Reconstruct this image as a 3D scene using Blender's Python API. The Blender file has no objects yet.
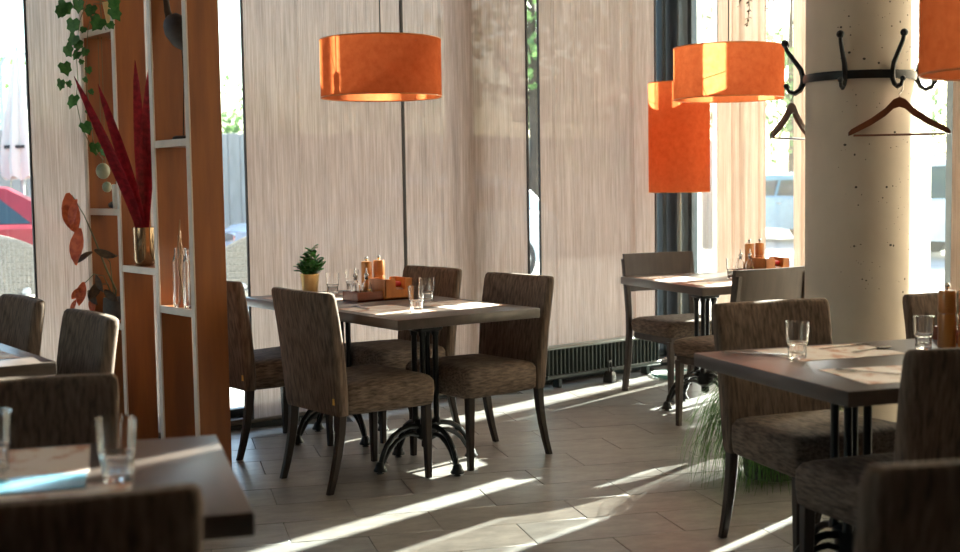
import bpy, bmesh, math, random
from mathutils import Vector, Matrix, Euler
R = math.radians
PI = math.pi
rnd = random.Random(7)
scene = bpy.context.scene
COL = scene.collection

# ------------------------------------------------------------------ camera
FPX, PITCH, ROLL, CAMH, AZ = 1262.5, 0.0733, -0.0154, 1.3309, 0.6772
_fw = Vector((math.sin(AZ)*math.cos(PITCH), math.cos(AZ)*math.cos(PITCH), -math.sin(PITCH)))
_r = Vector((math.cos(AZ), -math.sin(AZ), 0)); _u = _r.cross(_fw)
CR = _r*math.cos(ROLL) + _u*math.sin(ROLL)
CU = -_r*math.sin(ROLL) + _u*math.cos(ROLL)
CF = _fw; CO = Vector((0, 0, CAMH))
cd = bpy.data.cameras.new('camera'); cam = bpy.data.objects.new('camera', cd); COL.objects.link(cam)
m3 = Matrix((CR, CU, -CF)).transposed()
cam.matrix_world = Matrix.Translation(CO) @ m3.to_4x4()
cd.sensor_width = 36; cd.lens = 36*FPX/960; cd.clip_end = 300
cd.dof.use_dof = True; cd.dof.focus_distance = 6.0; cd.dof.aperture_fstop = 2.8
scene.camera = cam

def U(px, py, z=None, y=None, x=None, dep=None):
    """photo pixel -> point on the plane z=, y= or x=, or at a depth"""
    d = CR*(px-480) - CU*(py-276) + CF*FPX
    if z is not None: t = (z-CO.z)/d.z
    elif y is not None: t = (y-CO.y)/d.y
    elif x is not None: t = (x-CO.x)/d.x
    else: t = dep/FPX
    return CO + d*t

def UX(px, py, x, ymax=6.045):
    """pixel -> point on the plane x=, kept in front of the blind"""
    p = U(px, py, x=x)
    return p if p.y < ymax else U(px, py, y=ymax)

# ------------------------------------------------------------------ sky, sun, exposure
SUN_AZ, SUN_EL = R(10), R(25)          # angle from +x towards +y, elevation
w = bpy.data.worlds.new('sky'); scene.world = w; w.use_nodes = True
nt = w.node_tree; bg = nt.nodes['Background']
sk = nt.nodes.new('ShaderNodeTexSky'); sk.sky_type = 'NISHITA'; sk.sun_disc = False
sk.sun_elevation = SUN_EL; sk.sun_rotation = R(90) - SUN_AZ
sk.air_density = 1.0; sk.dust_density = 2.5; sk.ozone_density = 1.0
nt.links.new(sk.outputs[0], bg.inputs[0]); bg.inputs[1].default_value = 0.42
sl = bpy.data.lights.new('sun', 'SUN'); sl.energy = 30; sl.angle = R(0.6); sl.color = (1, .93, .82)
so = bpy.data.objects.new('sun', sl); COL.objects.link(so)
sd = Vector((math.cos(SUN_EL)*math.cos(SUN_AZ), math.cos(SUN_EL)*math.sin(SUN_AZ), math.sin(SUN_EL)))
so.rotation_euler = sd.to_track_quat('Z', 'Y').to_euler(); so.location = (12, 8, 9)
vs = scene.view_settings
vs.view_transform = 'Standard'; vs.look = 'None'; vs.gamma = 1; vs.use_curve_mapping = False
vs.exposure = 1.15

# ------------------------------------------------------------------ materials
def newmat(name):
    m = bpy.data.materials.new(name); m.use_nodes = True
    nt = m.node_tree; b = nt.nodes['Principled BSDF']
    return m, nt, b
def noise_col(nt, c1, c2, scale=(8, 8, 8), detail=4, lo=.35, hi=.65, rough=.55):
    tc = nt.nodes.new('ShaderNodeTexCoord'); mp = nt.nodes.new('ShaderNodeMapping')
    mp.inputs['Scale'].default_value = scale
    n = nt.nodes.new('ShaderNodeTexNoise'); n.inputs['Scale'].default_value = 1; n.inputs['Detail'].default_value = detail
    n.inputs['Roughness'].default_value = rough
    r = nt.nodes.new('ShaderNodeValToRGB')
    r.color_ramp.elements[0].position = lo; r.color_ramp.elements[0].color = (*c1, 1)
    r.color_ramp.elements[1].position = hi; r.color_ramp.elements[1].color = (*c2, 1)
    nt.links.new(tc.outputs['Object'], mp.inputs[0]); nt.links.new(mp.outputs[0], n.inputs['Vector'])
    nt.links.new(n.outputs[0], r.inputs[0])
    return r.outputs[0], n.outputs[0]
def bump(nt, b, src, strength=.2, dist=.002):
    bp = nt.nodes.new('ShaderNodeBump'); bp.inputs['Strength'].default_value = strength; bp.inputs['Distance'].default_value = dist
    nt.links.new(src, bp.inputs['Height']); nt.links.new(bp.outputs[0], b.inputs['Normal'])
def mat(name, c, c2=None, rough=.5, metal=0, scale=(8, 8, 8), bmp=0, lo=.35, hi=.65, spec=.5, detail=4, coat=0, sheen=0):
    m, nt, b = newmat(name)
    b.inputs['Roughness'].default_value = rough; b.inputs['Metallic'].default_value = metal
    b.inputs['Specular IOR Level'].default_value = spec
    b.inputs['Coat Weight'].default_value = coat
    if sheen: b.inputs['Sheen Weight'].default_value = sheen
    c2 = c2 or tuple(x*.85 for x in c)
    o, f = noise_col(nt, c, c2, scale, detail, lo, hi)
    nt.links.new(o, b.inputs['Base Color'])
    if bmp: bump(nt, b, f, bmp)
    return m
def glassmat(name, col=(1, 1, 1), rough=0.0, ior=1.45):
    m, nt, b = newmat(name)
    b.inputs['Base Color'].default_value = (*col, 1); b.inputs['Roughness'].default_value = rough
    b.inputs['Transmission Weight'].default_value = 1; b.inputs['IOR'].default_value = ior
    return m
def panemat(name, tint):
    m, nt, b = newmat(name); nt.nodes.remove(b)
    t = nt.nodes.new('ShaderNodeBsdfTransparent'); t.inputs[0].default_value = (*tint, 1)
    g = nt.nodes.new('ShaderNodeBsdfGlossy'); g.inputs['Roughness'].default_value = .02
    fr = nt.nodes.new('ShaderNodeFresnel'); fr.inputs[0].default_value = 1.35
    mx = nt.nodes.new('ShaderNodeMixShader')
    nt.links.new(fr.outputs[0], mx.inputs[0]); nt.links.new(t.outputs[0], mx.inputs[1]); nt.links.new(g.outputs[0], mx.inputs[2])
    nt.links.new(mx.outputs[0], nt.nodes['Material Output'].inputs[0])
    return m
def clothmat(name, c1, c2, transp=.16, transl=.55, vscale=(140, 140, 3), tcol=None):
    """woven screen cloth: diffuse + translucent + open weave"""
    m, nt, b = newmat(name); nt.nodes.remove(b)
    o, f = noise_col(nt, c1, c2, vscale, 6, .3, .7, .7)
    d = nt.nodes.new('ShaderNodeBsdfDiffuse'); t = nt.nodes.new('ShaderNodeBsdfTranslucent'); tr = nt.nodes.new('ShaderNodeBsdfTransparent')
    nt.links.new(o, d.inputs[0]); nt.links.new(o, t.inputs[0])
    tr.inputs[0].default_value = (*(tcol or (1, .95, .9)), 1)
    m1 = nt.nodes.new('ShaderNodeMixShader'); m1.inputs[0].default_value = transl
    m2 = nt.nodes.new('ShaderNodeMixShader'); m2.inputs[0].default_value = transp
    nt.links.new(d.outputs[0], m1.inputs[1]); nt.links.new(t.outputs[0], m1.inputs[2])
    nt.links.new(m1.outputs[0], m2.inputs[1]); nt.links.new(tr.outputs[0], m2.inputs[2])
    nt.links.new(m2.outputs[0], nt.nodes['Material Output'].inputs[0])
    return m
def emitmat(name, col, s):
    m, nt, b = newmat(name)
    b.inputs['Base Color'].default_value = (*col, 1)
    b.inputs['Emission Color'].default_value = (*col, 1); b.inputs['Emission Strength'].default_value = s
    return m
def leafmat(name, c1, c2, rough=.45):
    m, nt, b = newmat(name); nt.nodes.remove(b)
    o, f = noise_col(nt, c1, c2, (40, 40, 40), 3)
    p = nt.nodes.new('ShaderNodeBsdfPrincipled'); p.inputs['Roughness'].default_value = rough
    t = nt.nodes.new('ShaderNodeBsdfTranslucent'); mx = nt.nodes.new('ShaderNodeMixShader'); mx.inputs[0].default_value = .35
    nt.links.new(o, p.inputs['Base Color']); nt.links.new(o, t.inputs[0])
    nt.links.new(p.outputs[0], mx.inputs[1]); nt.links.new(t.outputs[0], mx.inputs[2])
    nt.links.new(mx.outputs[0], nt.nodes['Material Output'].inputs[0])
    return m

M = {}
def tilemat(name, k, warm):
    c = (.180*k*warm, .173*k, .164*k/warm)
    m, nt, b = newmat(name)
    o, f = noise_col(nt, tuple(x*.6 for x in c), tuple(x*1.4 for x in c), (7, 14, 4), 12, .32, .7, .72)
    nt.links.new(o, b.inputs['Base Color']); bump(nt, b, f, .12, .002)
    b.inputs['Roughness'].default_value = .34; b.inputs['Specular IOR Level'].default_value = .8
    return m
TILES = [tilemat('slate_tile_%s' % n, k, w_) for n, k, w_ in (('mid', 1, 1.0), ('light', 1.1, 1.01), ('dark', .9, 1.0), ('warm', 1.0, 1.05))]
M['grout'] = mat('grout', (.075, .07, .065), rough=.9)
M['plaster'] = mat('warm_plaster', (.07, .05, .04), rough=.85, scale=(2, 2, 2))
M['ceil'] = mat('ceiling_paint', (.62, .55, .48), rough=.9, scale=(2, 2, 2))
M['frame'] = mat('dark_frame_metal', (.035, .045, .05), (.05, .06, .065), rough=.4, metal=.4)
M['sill'] = mat('sill_stone', (.16, .13, .11), (.12, .10, .085), rough=.5)
M['pane'] = panemat('window_glass', (.90, .965, .965))
M['blind'] = clothmat('screen_cloth', (.315, .205, .148), (.60, .435, .342), .022, .66)
M['curtain'] = clothmat('curtain_cloth', (.33, .23, .175), (.50, .38, .30), .02, .12)
M['fill_cloth'] = clothmat('cream_fill_cloth', (.60, .50, .40), (.70, .60, .50), .012, .45)  # pale cloth of the unseen curtains added to brighten the column
M['sheer'] = clothmat('sheer_cloth', (.62, .56, .50), (.72, .66, .60), .42, .25)
M['fill_sheer'] = clothmat('cream_fill_sheer', (.78, .66, .54), (.85, .73, .60), .82, .5, tcol=(1, .86, .72))  # tint warms the light from the added end-wall windows
M['trim'] = mat('blind_edge', (.03, .025, .022), rough=.6)
M['fabric'] = mat('chair_fabric', (.046, .028, .019), (.185, .128, .092), rough=.9, scale=(85, 85, 9), bmp=.3, lo=.3, hi=.7)
M['fabric_seat'] = mat('seat_fabric', (.048, .031, .022), (.195, .140, .102), rough=.9, scale=(22, 60, 110), bmp=.15, lo=.3, hi=.7)
M['legwood'] = mat('dark_leg_wood', (.024, .013, .009), (.016, .009, .007), rough=.38, spec=.35, scale=(30, 30, 4))
M['greywood'] = mat('grey_chair_wood', (.066, .049, .040), (.048, .036, .030), rough=.55, spec=.35, scale=(30, 30, 5))
M['tag'] = mat('tag_cloth', (.75, .42, .08), rough=.7)
M['tabletop'] = mat('table_laminate', (.088, .064, .053), (.060, .045, .038), rough=.33, scale=(20, 3, 20), bmp=.05)
M['iron'] = mat('cast_iron', (.012, .013, .014), (.02, .021, .022), rough=.38, metal=.6, spec=.6)
M['orange_wood'] = mat('caddy_wood', (.60, .21, .045), (.46, .145, .028), rough=.35, scale=(40, 40, 6))
M['red_wood'] = mat('tray_wood', (.26, .075, .035), (.19, .05, .024), rough=.35, scale=(10, 60, 60))
M['millwood'] = mat('mill_wood', (.60, .24, .055), (.48, .17, .035), rough=.3, scale=(60, 60, 6), coat=.3)
M['steel'] = mat('steel', (.62, .62, .62), rough=.22, metal=1)
M['glass'] = glassmat('drinking_glass')
M['oil'] = glassmat('oil', (.85, .72, .25), 0, 1.4)
M['gold'] = mat('brass_paint', (.72, .50, .22), (.60, .40, .16), rough=.38, metal=.7)
M['goldglass'] = mat('smoked_gold_vase', (.33, .23, .13), (.22, .15, .09), rough=.12, metal=.75)
M['soil'] = mat('soil', (.03, .02, .015), rough=.95)
M['green'] = leafmat('jade_leaf', (.035, .13, .03), (.08, .24, .06), .35)
M['ivy'] = leafmat('ivy_leaf', (.025, .11, .022), (.07, .20, .045), .4)
M['grass'] = leafmat('grass_blade', (.05, .13, .025), (.13, .25, .06), .5)
M['redleaf'] = leafmat('crimson_leaf', (.15, .006, .012), (.30, .016, .026), .3)
M['rustleaf'] = leafmat('rust_leaf', (.42, .06, .02), (.62, .13, .04), .5)
M['darkleaf'] = leafmat('dark_leaf', (.05, .03, .02), (.10, .06, .03), .5)
M['stem'] = mat('stem', (.14, .15, .06), (.10, .09, .04), rough=.6)
M['twig'] = mat('twig', (.35, .20, .10), (.22, .12, .06), rough=.7)
M['boards'] = mat('divider_veneer', (.29, .088, .014), (.19, .052, .009), rough=.42, scale=(14, 14, 1.6))
M['edge'] = mat('divider_edge', (.60, .50, .42), (.50, .42, .35), rough=.5)
M['paper'] = mat('placemat_paper', (.66, .58, .52), (.48, .24, .15), rough=.6, scale=(9, 14, 9), lo=.5, hi=.62)
M['bluepaper'] = mat('blue_menu', (.18, .42, .55), (.14, .34, .47), rough=.25)
M['redpack'] = mat('red_packet', (.6, .02, .015), (.5, .015, .012), rough=.45)
M['white'] = mat('white_napkin', (.8, .78, .75), rough=.7)
M['concrete'] = mat('column_concrete', (.60, .52, .43), (.48, .41, .335), rough=.7, scale=(3, 3, 2), detail=8, bmp=.15, lo=.3, hi=.7)
M['pit'] = mat('concrete_pit', (.07, .06, .05), rough=.9)
M['hangerwood'] = mat('hanger_wood', (.16, .05, .022), (.10, .03, .014), rough=.3, coat=.4)
M['radiator'] = mat('radiator_paint', (.045, .06, .055), rough=.4)
M['radlight'] = mat('radiator_rail', (.30, .34, .32), rough=.35, metal=.4)
M['black'] = mat('black_plastic', (.012, .012, .012), rough=.5)
M['pot'] = mat('dark_pot', (.06, .05, .045), (.10, .085, .075), rough=.8, scale=(30, 30, 30))
M['candle'] = mat('white_candle', (.75, .70, .62), rough=.5)
M['ornament'] = mat('green_ornament', (.25, .30, .20), (.38, .40, .28), rough=.35)
M['birdwood'] = mat('bird_wood', (.05, .03, .018), (.03, .018, .012), rough=.6, scale=(10, 10, 30), spec=.2)
M['cord'] = mat('cable', (.02, .02, .02), rough=.5)
M['asphalt'] = mat('pavement', (.42, .41, .40), (.34, .335, .33), rough=.9, scale=(1.2, 1.2, 1.2))
M['stripe'] = mat('road_paint', (.8, .8, .78), rough=.8)
M['red_car'] = mat('red_car_paint', (.26, .010, .020), rough=.4, coat=.15)
M['silver_car'] = mat('silver_car_paint', (.55, .62, .68), rough=.25, metal=.3, coat=.6)
M['white_car'] = mat('white_car_paint', (.78, .78, .77), rough=.25, coat=.6)
M['blue_car'] = mat('blue_car_paint', (.18, .36, .48), rough=.25, coat=.6)
M['carglass'] = mat('car_glass', (.03, .055, .07), rough=.06)
M['tyre'] = mat('tyre', (.02, .02, .02), rough=.8)
M['rattan'] = mat('rattan', (.42, .38, .33), (.30, .27, .23), rough=.7, scale=(60, 60, 60))
M['canvas'] = mat('parasol_canvas', (.72, .66, .58), (.62, .56, .49), rough=.8, scale=(3, 3, 1))
M['bark'] = mat('bark', (.10, .075, .055), (.06, .045, .035), rough=.9)
M['treeleaf'] = leafmat('tree_leaf', (.06, .13, .04), (.16, .25, .09), .6)
M['fencewood'] = mat('grey_fence', (.34, .33, .31), (.26, .255, .24), rough=.85, scale=(10, 10, 2))
M['lampgrey'] = mat('street_lamp_paint', (.45, .47, .48), rough=.5)
M['bulb'] = emitmat('bulb', (1, .72, .42), 2)
M['decal'] = mat('window_lettering', (.10, .07, .05), rough=.6)
def shademat():
    m, nt, b = newmat('orange_shade'); nt.nodes.remove(b)
    o, f = noise_col(nt, (.47, .112, .034), (.58, .160, .058), (28, 28, 28), 7, .3, .7, .65)
    d = nt.nodes.new('ShaderNodeBsdfDiffuse'); t = nt.nodes.new('ShaderNodeBsdfTranslucent')
    nt.links.new(o, d.inputs[0]); nt.links.new(o, t.inputs[0])
    mx = nt.nodes.new('ShaderNodeMixShader'); mx.inputs[0].default_value = .55
    nt.links.new(d.outputs[0], mx.inputs[1]); nt.links.new(t.outputs[0], mx.inputs[2])
    nt.links.new(mx.outputs[0], nt.nodes['Material Output'].inputs[0])
    return m
M['shade'] = shademat()

# ------------------------------------------------------------------ mesh helpers
class MB:
    def __init__(s): s.v = []; s.f = []
    def add(s, vs, fs, mtx=None):
        n = len(s.v)
        s.v += [tuple(mtx @ Vector(p)) if mtx else tuple(p) for p in vs]
        s.f += [tuple(i+n for i in f) for f in fs]; return s
    def box(s, c, d, bev=0, mtx=None, seg=1):
        bm = bmesh.new(); bmesh.ops.create_cube(bm, size=1)
        for q in bm.verts: q.co = Vector((q.co.x*d[0]+c[0], q.co.y*d[1]+c[1], q.co.z*d[2]+c[2]))
        if bev: bmesh.ops.bevel(bm, geom=bm.edges[:], offset=bev, segments=seg, profile=.5, affect='EDGES')
        bm.verts.index_update()
        s.add([q.co.copy() for q in bm.verts], [[q.index for q in f.verts] for f in bm.faces], mtx); bm.free(); return s
    def loft(s, rings, cap0=True, cap1=True, closed=True, mtx=None):
        n = len(rings[0]); vs = [p for r in rings for p in r]; fs = []
        for i in range(len(rings)-1):
            for j in range(n if closed else n-1):
                k = (j+1) % n
                fs.append((i*n+j, i*n+k, (i+1)*n+k, (i+1)*n+j))
        if cap0: fs.append(tuple(range(n-1, -1, -1)))
        if cap1: fs.append(tuple((len(rings)-1)*n+j for j in range(n)))
        return s.add(vs, fs, mtx)
    def lathe(s, prof, n=20, c=(0, 0, 0), cap0=True, cap1=True, mtx=None):
        rings = [[(c[0]+r*math.cos(2*PI*j/n), c[1]+r*math.sin(2*PI*j/n), c[2]+z) for j in range(n)] for r, z in prof]
        return s.loft(rings, cap0, cap1, True, mtx)
    def tube(s, path, rad, n=8, mtx=None, caps=True):
        P = [Vector(p) for p in path]; rings = []
        rr = rad if isinstance(rad, (list, tuple)) else [rad]*len(P)
        ref = None
        for i, p in enumerate(P):
            t = (P[min(i+1, len(P)-1)]-P[max(i-1, 0)]).normalized()
            if ref is None:
                ref = Vector((0, 0, 1)) if abs(t.z) < .9 else Vector((1, 0, 0))
            a = (ref - t*ref.dot(t)).normalized(); ref = a; b = t.cross(a)
            rings.append([p + (a*math.cos(2*PI*j/n) + b*math.sin(2*PI*j/n))*rr[i] for j in range(n)])
        return s.loft(rings, caps, caps, True, mtx)
    def prism(s, pts, t, mtx=None):
        """outline in local xy, thickness t along z centred"""
        a = [(x, y, -t/2) for x, y in pts]; b = [(x, y, t/2) for x, y in pts]
        return s.loft([a, b], True, True, True, mtx)
    def mesh(s, name, angle=40):
        me = bpy.data.meshes.new(name); me.from_pydata(s.v, [], s.f); me.update()
        bm = bmesh.new(); bm.from_mesh(me); bmesh.ops.recalc_face_normals(bm, faces=bm.faces[:]); bm.to_mesh(me); bm.free()
        me.polygons.foreach_set('use_smooth', [True]*len(me.polygons)); me.set_sharp_from_angle(angle=R(angle))
        return me
def rrect(w, d, r, n=3, cx=0, cy=0, z=0):
    """rounded rectangle ring in xy"""
    pts = []
    for (sx, sy, a0) in ((1, 1, 0), (-1, 1, 90), (-1, -1, 180), (1, -1, 270)):
        for k in range(n+1):
            a = R(a0+90*k/n)
            pts.append((cx+sx*(w/2-r)+r*math.cos(a), cy+sy*(d/2-r)+r*math.sin(a), z))
    return pts
def tag(o, label=None, cat=None, group=None, kind=None):
    if label: o['label'] = label
    if cat: o['category'] = cat
    if group: o['group'] = group
    if kind: o['kind'] = kind
    return o
def link(name, me, m, parent=None, loc=None, rot=None):
    o = bpy.data.objects.new(name, me); COL.objects.link(o)
    if m is not None and me is not None and not me.materials: me.materials.append(M[m] if isinstance(m, str) else m)
    if parent: o.parent = parent
    if loc is not None: o.location = loc
    if rot is not None: o.rotation_euler = rot
    return o
def obj(name, mb, m, parent=None, loc=None, rot=None, angle=40):
    return link(name, mb.mesh(name, angle), m, parent, loc, rot)
def thing(name, label, cat, loc=(0, 0, 0), rz=0, group=None):
    o = bpy.data.objects.new(name, None); COL.objects.link(o); o.location = loc; o.rotation_euler = (0, 0, rz); o.empty_display_size = .1
    return tag(o, label, cat, group)
def struct(name, mb, m, parent=None, angle=40):
    o = obj(name, mb, m, parent, angle=angle)
    if not parent: o['kind'] = 'structure'
    return o
# a prototype is a list of (name, mesh, material, index of parent piece or None, optional label)
def stamp(proto, name, label, cat, loc, rz=0, group=None, skip=()):
    root = thing(name, label, cat, loc, rz, group); made = []
    for i, pc in enumerate(proto):
        nm, me, mt, par = pc[:4]
        o = link(nm, me, mt, root if par is None else made[par])
        if len(pc) > 4 and pc[4]: o['label'] = pc[4]
        made.append(o)
    return root

# ------------------------------------------------------------------ the room
X0, X1, Y0, Y1, ZC = -3.0, 6.85, -3.0, 6.22, 4.0
fl = struct('floor', MB().box(((X0+X1+.3)/2, (Y0+Y1+.3)/2, -.06), (X1-X0+.5, Y1-Y0+.5, .10)), 'grout')
TA = R(-24.6); ex = Vector((math.cos(TA), math.sin(TA), 0)); ey = Vector((-math.sin(TA), math.cos(TA), 0))
TL, TW, TX, TY = .585, .2925, 1.90, 4.385
tme = []
for mt in TILES:
    me = MB().box((0, 0, -.006), (TL-.0025, TW-.0025, .012), .0016).mesh('tile'); me.materials.append(mt); tme.append(me)
rest = MB(); cells = []
for j in range(-60, 60):
    for i in range(-40, 40):
        cx = TX + (i+.5)*TL + (TL/2 if j % 2 else 0); cy = TY + (j+.5)*TW
        p = ex*cx + ey*cy
        if X0+.4 < p.x < X1-.02 and Y0+.4 < p.y < Y1-.02:
            d = p - CO; zz = d.dot(CF)
            sx = 480+FPX*d.dot(CR)/zz if zz > .1 else 9e9; sy = 276-FPX*d.dot(CU)/zz if zz > .1 else 9e9
            vis = -20 < sx < 990 and 330 < sy < 600
            cells.append((not vis, d.length, p))
cells.sort(key=lambda c: (c[0], c[1]))
for n, (nv, dd, p) in enumerate(cells):
    wob = (rnd.uniform(-.0006, .0004))
    if n < 290 and not nv:
        link('tile', tme[rnd.choice((0, 0, 1, 2, 3))], None, fl, (p.x, p.y, wob), (0, 0, TA))
    else:
        rest.box((0, 0, -.006), (TL-.0025, TW-.0025, .012), 0, Matrix.Translation((p.x, p.y, wob)) @ Matrix.Rotation(TA, 4, 'Z'))
o = obj('tile_field', rest, TILES[0], fl); o['kind'] = 'stuff'

struct('ceiling', MB().box(((X0+X1)/2, (Y0+Y1)/2, ZC+.1), (X1-X0+.6, Y1-Y0+.6, .2)), 'ceil')
wl = MB().box((X0-.1, (Y0+Y1)/2, .15), (.2, Y1-Y0+.4, .3)).box((X0-.1, (Y0+Y1)/2, 3.85), (.2, Y1-Y0+.4, .3))
wl.box((X0-.1, (Y0-.2+3.2)/2, 2.0), (.2, 3.2-Y0+.2, 3.4)).box((X0-.1, (5.9+Y1+.2)/2, 2.0), (.2, Y1+.2-5.9, 3.4))
struct('wall_left', wl, 'plaster')
struct('wall_front', MB().box(((X0+X1)/2, Y0-.1, ZC/2), (X1-X0, .2, ZC)), 'plaster')
wb = MB().box(((X0+X1)/2, Y1+.07, .025), (X1-X0+.1, .14, .07)).box(((X0+X1)/2, Y1+.07, ZC-.06), (X1-X0+.1, .14, .12))
struct('wall_back', wb, 'frame')
struct('wall_back_pier', MB().box(((X0+.95)/2, Y1+.07, 1.97), (.95-X0, .14, 3.8)), 'plaster')  # unseen stretch of wall, made solid to darken the near seats
wr = MB().box((X1+.07, (Y0+Y1)/2, .025), (.14, Y1-Y0, .07)).box((X1+.07, (Y0+Y1)/2, ZC-.06), (.14, Y1-Y0, .12))
struct('wall_right', wr, 'frame')
struct('wall_right_pier', MB().box((X1+.07, (Y0+.1)/2, 1.97), (.14, .1-Y0, 3.8)), 'plaster')  # out of view, solid instead of glazed to keep the foreground dark
struct('baseboard_back', MB().box(((X0+X1)/2, Y1-.03, .045), (X1-X0-.1, .05, .03), .006), 'sill')
struct('trim_1', MB().box((X1+.02, Y1+.02, ZC/2), (.13, .13, ZC-.02), .01), 'frame')
wn = 0
def window_back(xa, xb, post):
    global wn; wn += 1
    root = bpy.data.objects.new('window_%d' % wn, None); COL.objects.link(root); root['kind'] = 'structure'
    root.location = ((xa+xb)/2, Y1+.08, .06)
    h = ZC-.18; cw = xb-xa
    fr = MB()
    fr.box((-cw/2+post/2, 0, h/2), (post, .09, h), .004).box((cw/2-.02, 0, h/2), (.04, .07, h), .004)
    fr.box((0, 0, .02), (cw, .07, .04), .004).box((0, 0, h-.02), (cw, .07, .04), .004)
    obj('window_frame', fr, 'frame', root)
    obj('pane', MB().box((0, 0, h/2), (cw-.06, .008, h-.06)), 'pane', root)
for xa, xb, p in ((.95, 2.95, .06), (2.95, 4.87, .06), (4.87, 6.78, .13)): window_back(xa, xb, p)
def window_right(ya, yb, post):
    global wn; wn += 1
    root = bpy.data.objects.new('window_%d' % wn, None); COL.objects.link(root); root['kind'] = 'structure'
    root.location = (X1+.08, (ya+yb)/2, .06)
    h = ZC-.18; cw = yb-ya
    fr = MB()
    fr.box((0, -cw/2+post/2, h/2), (.09, post, h), .004).box((0, cw/2-.02, h/2), (.07, .04, h), .004)
    fr.box((0, 0, .02), (.07, cw, .04), .004).box((0, 0, h-.02), (.07, cw, .04), .004)
    obj('window_frame', fr, 'frame', root)
    obj('pane', MB().box((0, 0, h/2), (.008, cw-.06, h-.06)), 'pane', root)
for ya, yb, p in ((5.87, 6.17, .05), (4.0, 5.87, .13), (2.1, 4.0, .06), (.1, 2.1, .06)): window_right(ya, yb, p)

for ya, yb in ((3.2, 4.55), (4.55, 5.9)):  # unseen end-wall windows, added to brighten the column and chair backs
    wn += 1
    root = bpy.data.objects.new('window_%d' % wn, None); COL.objects.link(root); root['kind'] = 'structure'
    root.location = (X0-.1, (ya+yb)/2, .3); cw = yb-ya
    q = MB().box((0, -cw/2+.03, 1.7), (.08, .06, 3.4), .004).box((0, cw/2-.03, 1.7), (.08, .06, 3.4), .004).box((0, 0, .03), (.08, cw, .06), .004).box((0, 0, 3.37), (.08, cw, .06), .004)
    obj('window_frame', q, 'frame', root); obj('pane', MB().box((0, 0, 1.7), (.008, cw-.1, 3.3)), 'pane', root)

# ------------------------------------------------------------------ blinds and curtains
def cloth(axis, a, b, at, z0, z1, amp, creases, seed, mname, name, label, group, trim=True):
    """hanging cloth along an axis ('x' or 'y') from a to b at the other coordinate"""
    rg = random.Random(seed); n = max(24, int((b-a)*110)); nz = 10
    ph = [(rg.uniform(.5, 1.2), rg.uniform(0, 6.28), rg.uniform(.05, .35)) for _ in range(6)]
    cr = [rg.uniform(.04, .96) for _ in range(creases)]
    cw = [rg.uniform(.006, .016) for _ in cr]; ch = [rg.uniform(.4, 1) for _ in cr]
    mb = MB(); rings = []
    for k in range(nz+1):
        z = z0+(z1-z0)*k/nz; row = []
        for i in range(n+1):
            t = i/n; s = a+(b-a)*t
            off = sum(A*math.sin(2*PI*s/wl + p + .25*z*A) for A, p, wl in ph)*amp/3
            for c_, w_, h_ in zip(cr, cw, ch):
                dd = (t-c_)/w_
                off -= amp*1.6*h_*math.exp(-dd*dd)
            off *= (.75+.25*math.cos(1.1*z+seed))
            row.append((s, at+off, z) if axis == 'x' else (at+off, s, z))
        rings.append(row)
    root = thing(name, label, 'blind' if axis == 'x' else 'curtain', ((a+b)/2, at, z0) if axis == 'x' else (at, (a+b)/2, z0), 0, group)
    L = root.location.copy()
    def loc(mb): mb.v = [(p[0]-L.x, p[1]-L.y, p[2]-L.z) for p in mb.v]; return mb
    mb.loft(rings, False, False, False)
    obj('cloth_panel', loc(mb), mname, root, angle=70)
    if trim:
        for e in (a, b):
            q = MB()
            if axis == 'x': q.box((e, at, (z0+z1)/2), (.009, .014, z1-z0))
            else: q.box((at, e, (z0+z1)/2), (.02, .012, z1-z0))
            obj('edge_strip', loc(q), 'trim', root)
        q = MB()
        q.box(((a+b)/2, at, z1+.02), (b-a, .05, .05)) if axis == 'x' else q.box((at, (a+b)/2, z1+.02), (.05, b-a, .05))
        obj('head_rail', loc(q), 'frame', root)
    return root
gb = 'translucent brown screen blinds along the window wall'
for a, b, lab, sd_ in ((.98, 1.88, 'unseen brown screen blind added to darken the chairs at the blue-lit table', 33),  # unseen blind, added to keep window light off the left chairs
                       (2.155, 3.11, 'brown screen blind behind the shelf divider and the trailing ivy', 3),
                       (3.315, 4.356, 'brown screen blind behind the potted plant on the laid table', 4),
                       (4.366, 5.335, 'brown screen blind between the dark seam and the narrow green gap', 5),
                       (5.435, 6.52, 'brown screen blind hanging behind the low radiator', 6)):
    cloth('x', a, b, Y1-.09, .06, ZC-.2, .008, 11, sd_, 'blind', 'screen_blind', lab, gb)
gc = 'pleated curtains along the side windows'
for a, b, lab, sd_ in ((5.31, 5.74, 'pale pleated curtain behind the orange pendant by the corner', 11), (4.87, 5.12, 'narrow pale curtain strip behind the concrete column', 12),
                       (4.44, 4.75, 'pale curtain hidden behind the concrete column', 13), (3.62, 3.985, 'pale curtain beside the dark mullion right of the column', 14),
                       (1.92, 3.5, 'unseen pale pleated curtain added past the dark mullion to light the column', 15), (.2, 1.9, 'long unseen pale curtain added in the side window to light the column table', 16)):  # last two are out of view, added to pass light onto the column
    cloth('y', a, b, X1-.12, .04, ZC-.2, .045 if b-a > .3 else .02, max(2, int((b-a)*12)), sd_, 'fill_cloth' if b < 3.6 else 'curtain', 'pleated_curtain', lab, gc, trim=False)
cloth('y', 5.75, 5.93, X1-.12, .04, ZC-.2, .01, 3, 19, 'sheer', 'sheer_curtain', 'thin sheer curtain beside the corner window and the floor lamp', None, trim=False)
cloth('y', 4.13, 4.42, X1-.12, .04, ZC-.2, .006, 2, 18, 'sheer', 'sheer_curtain', 'thin sheer curtain between the column and the dark mullion', None, trim=False)

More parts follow.
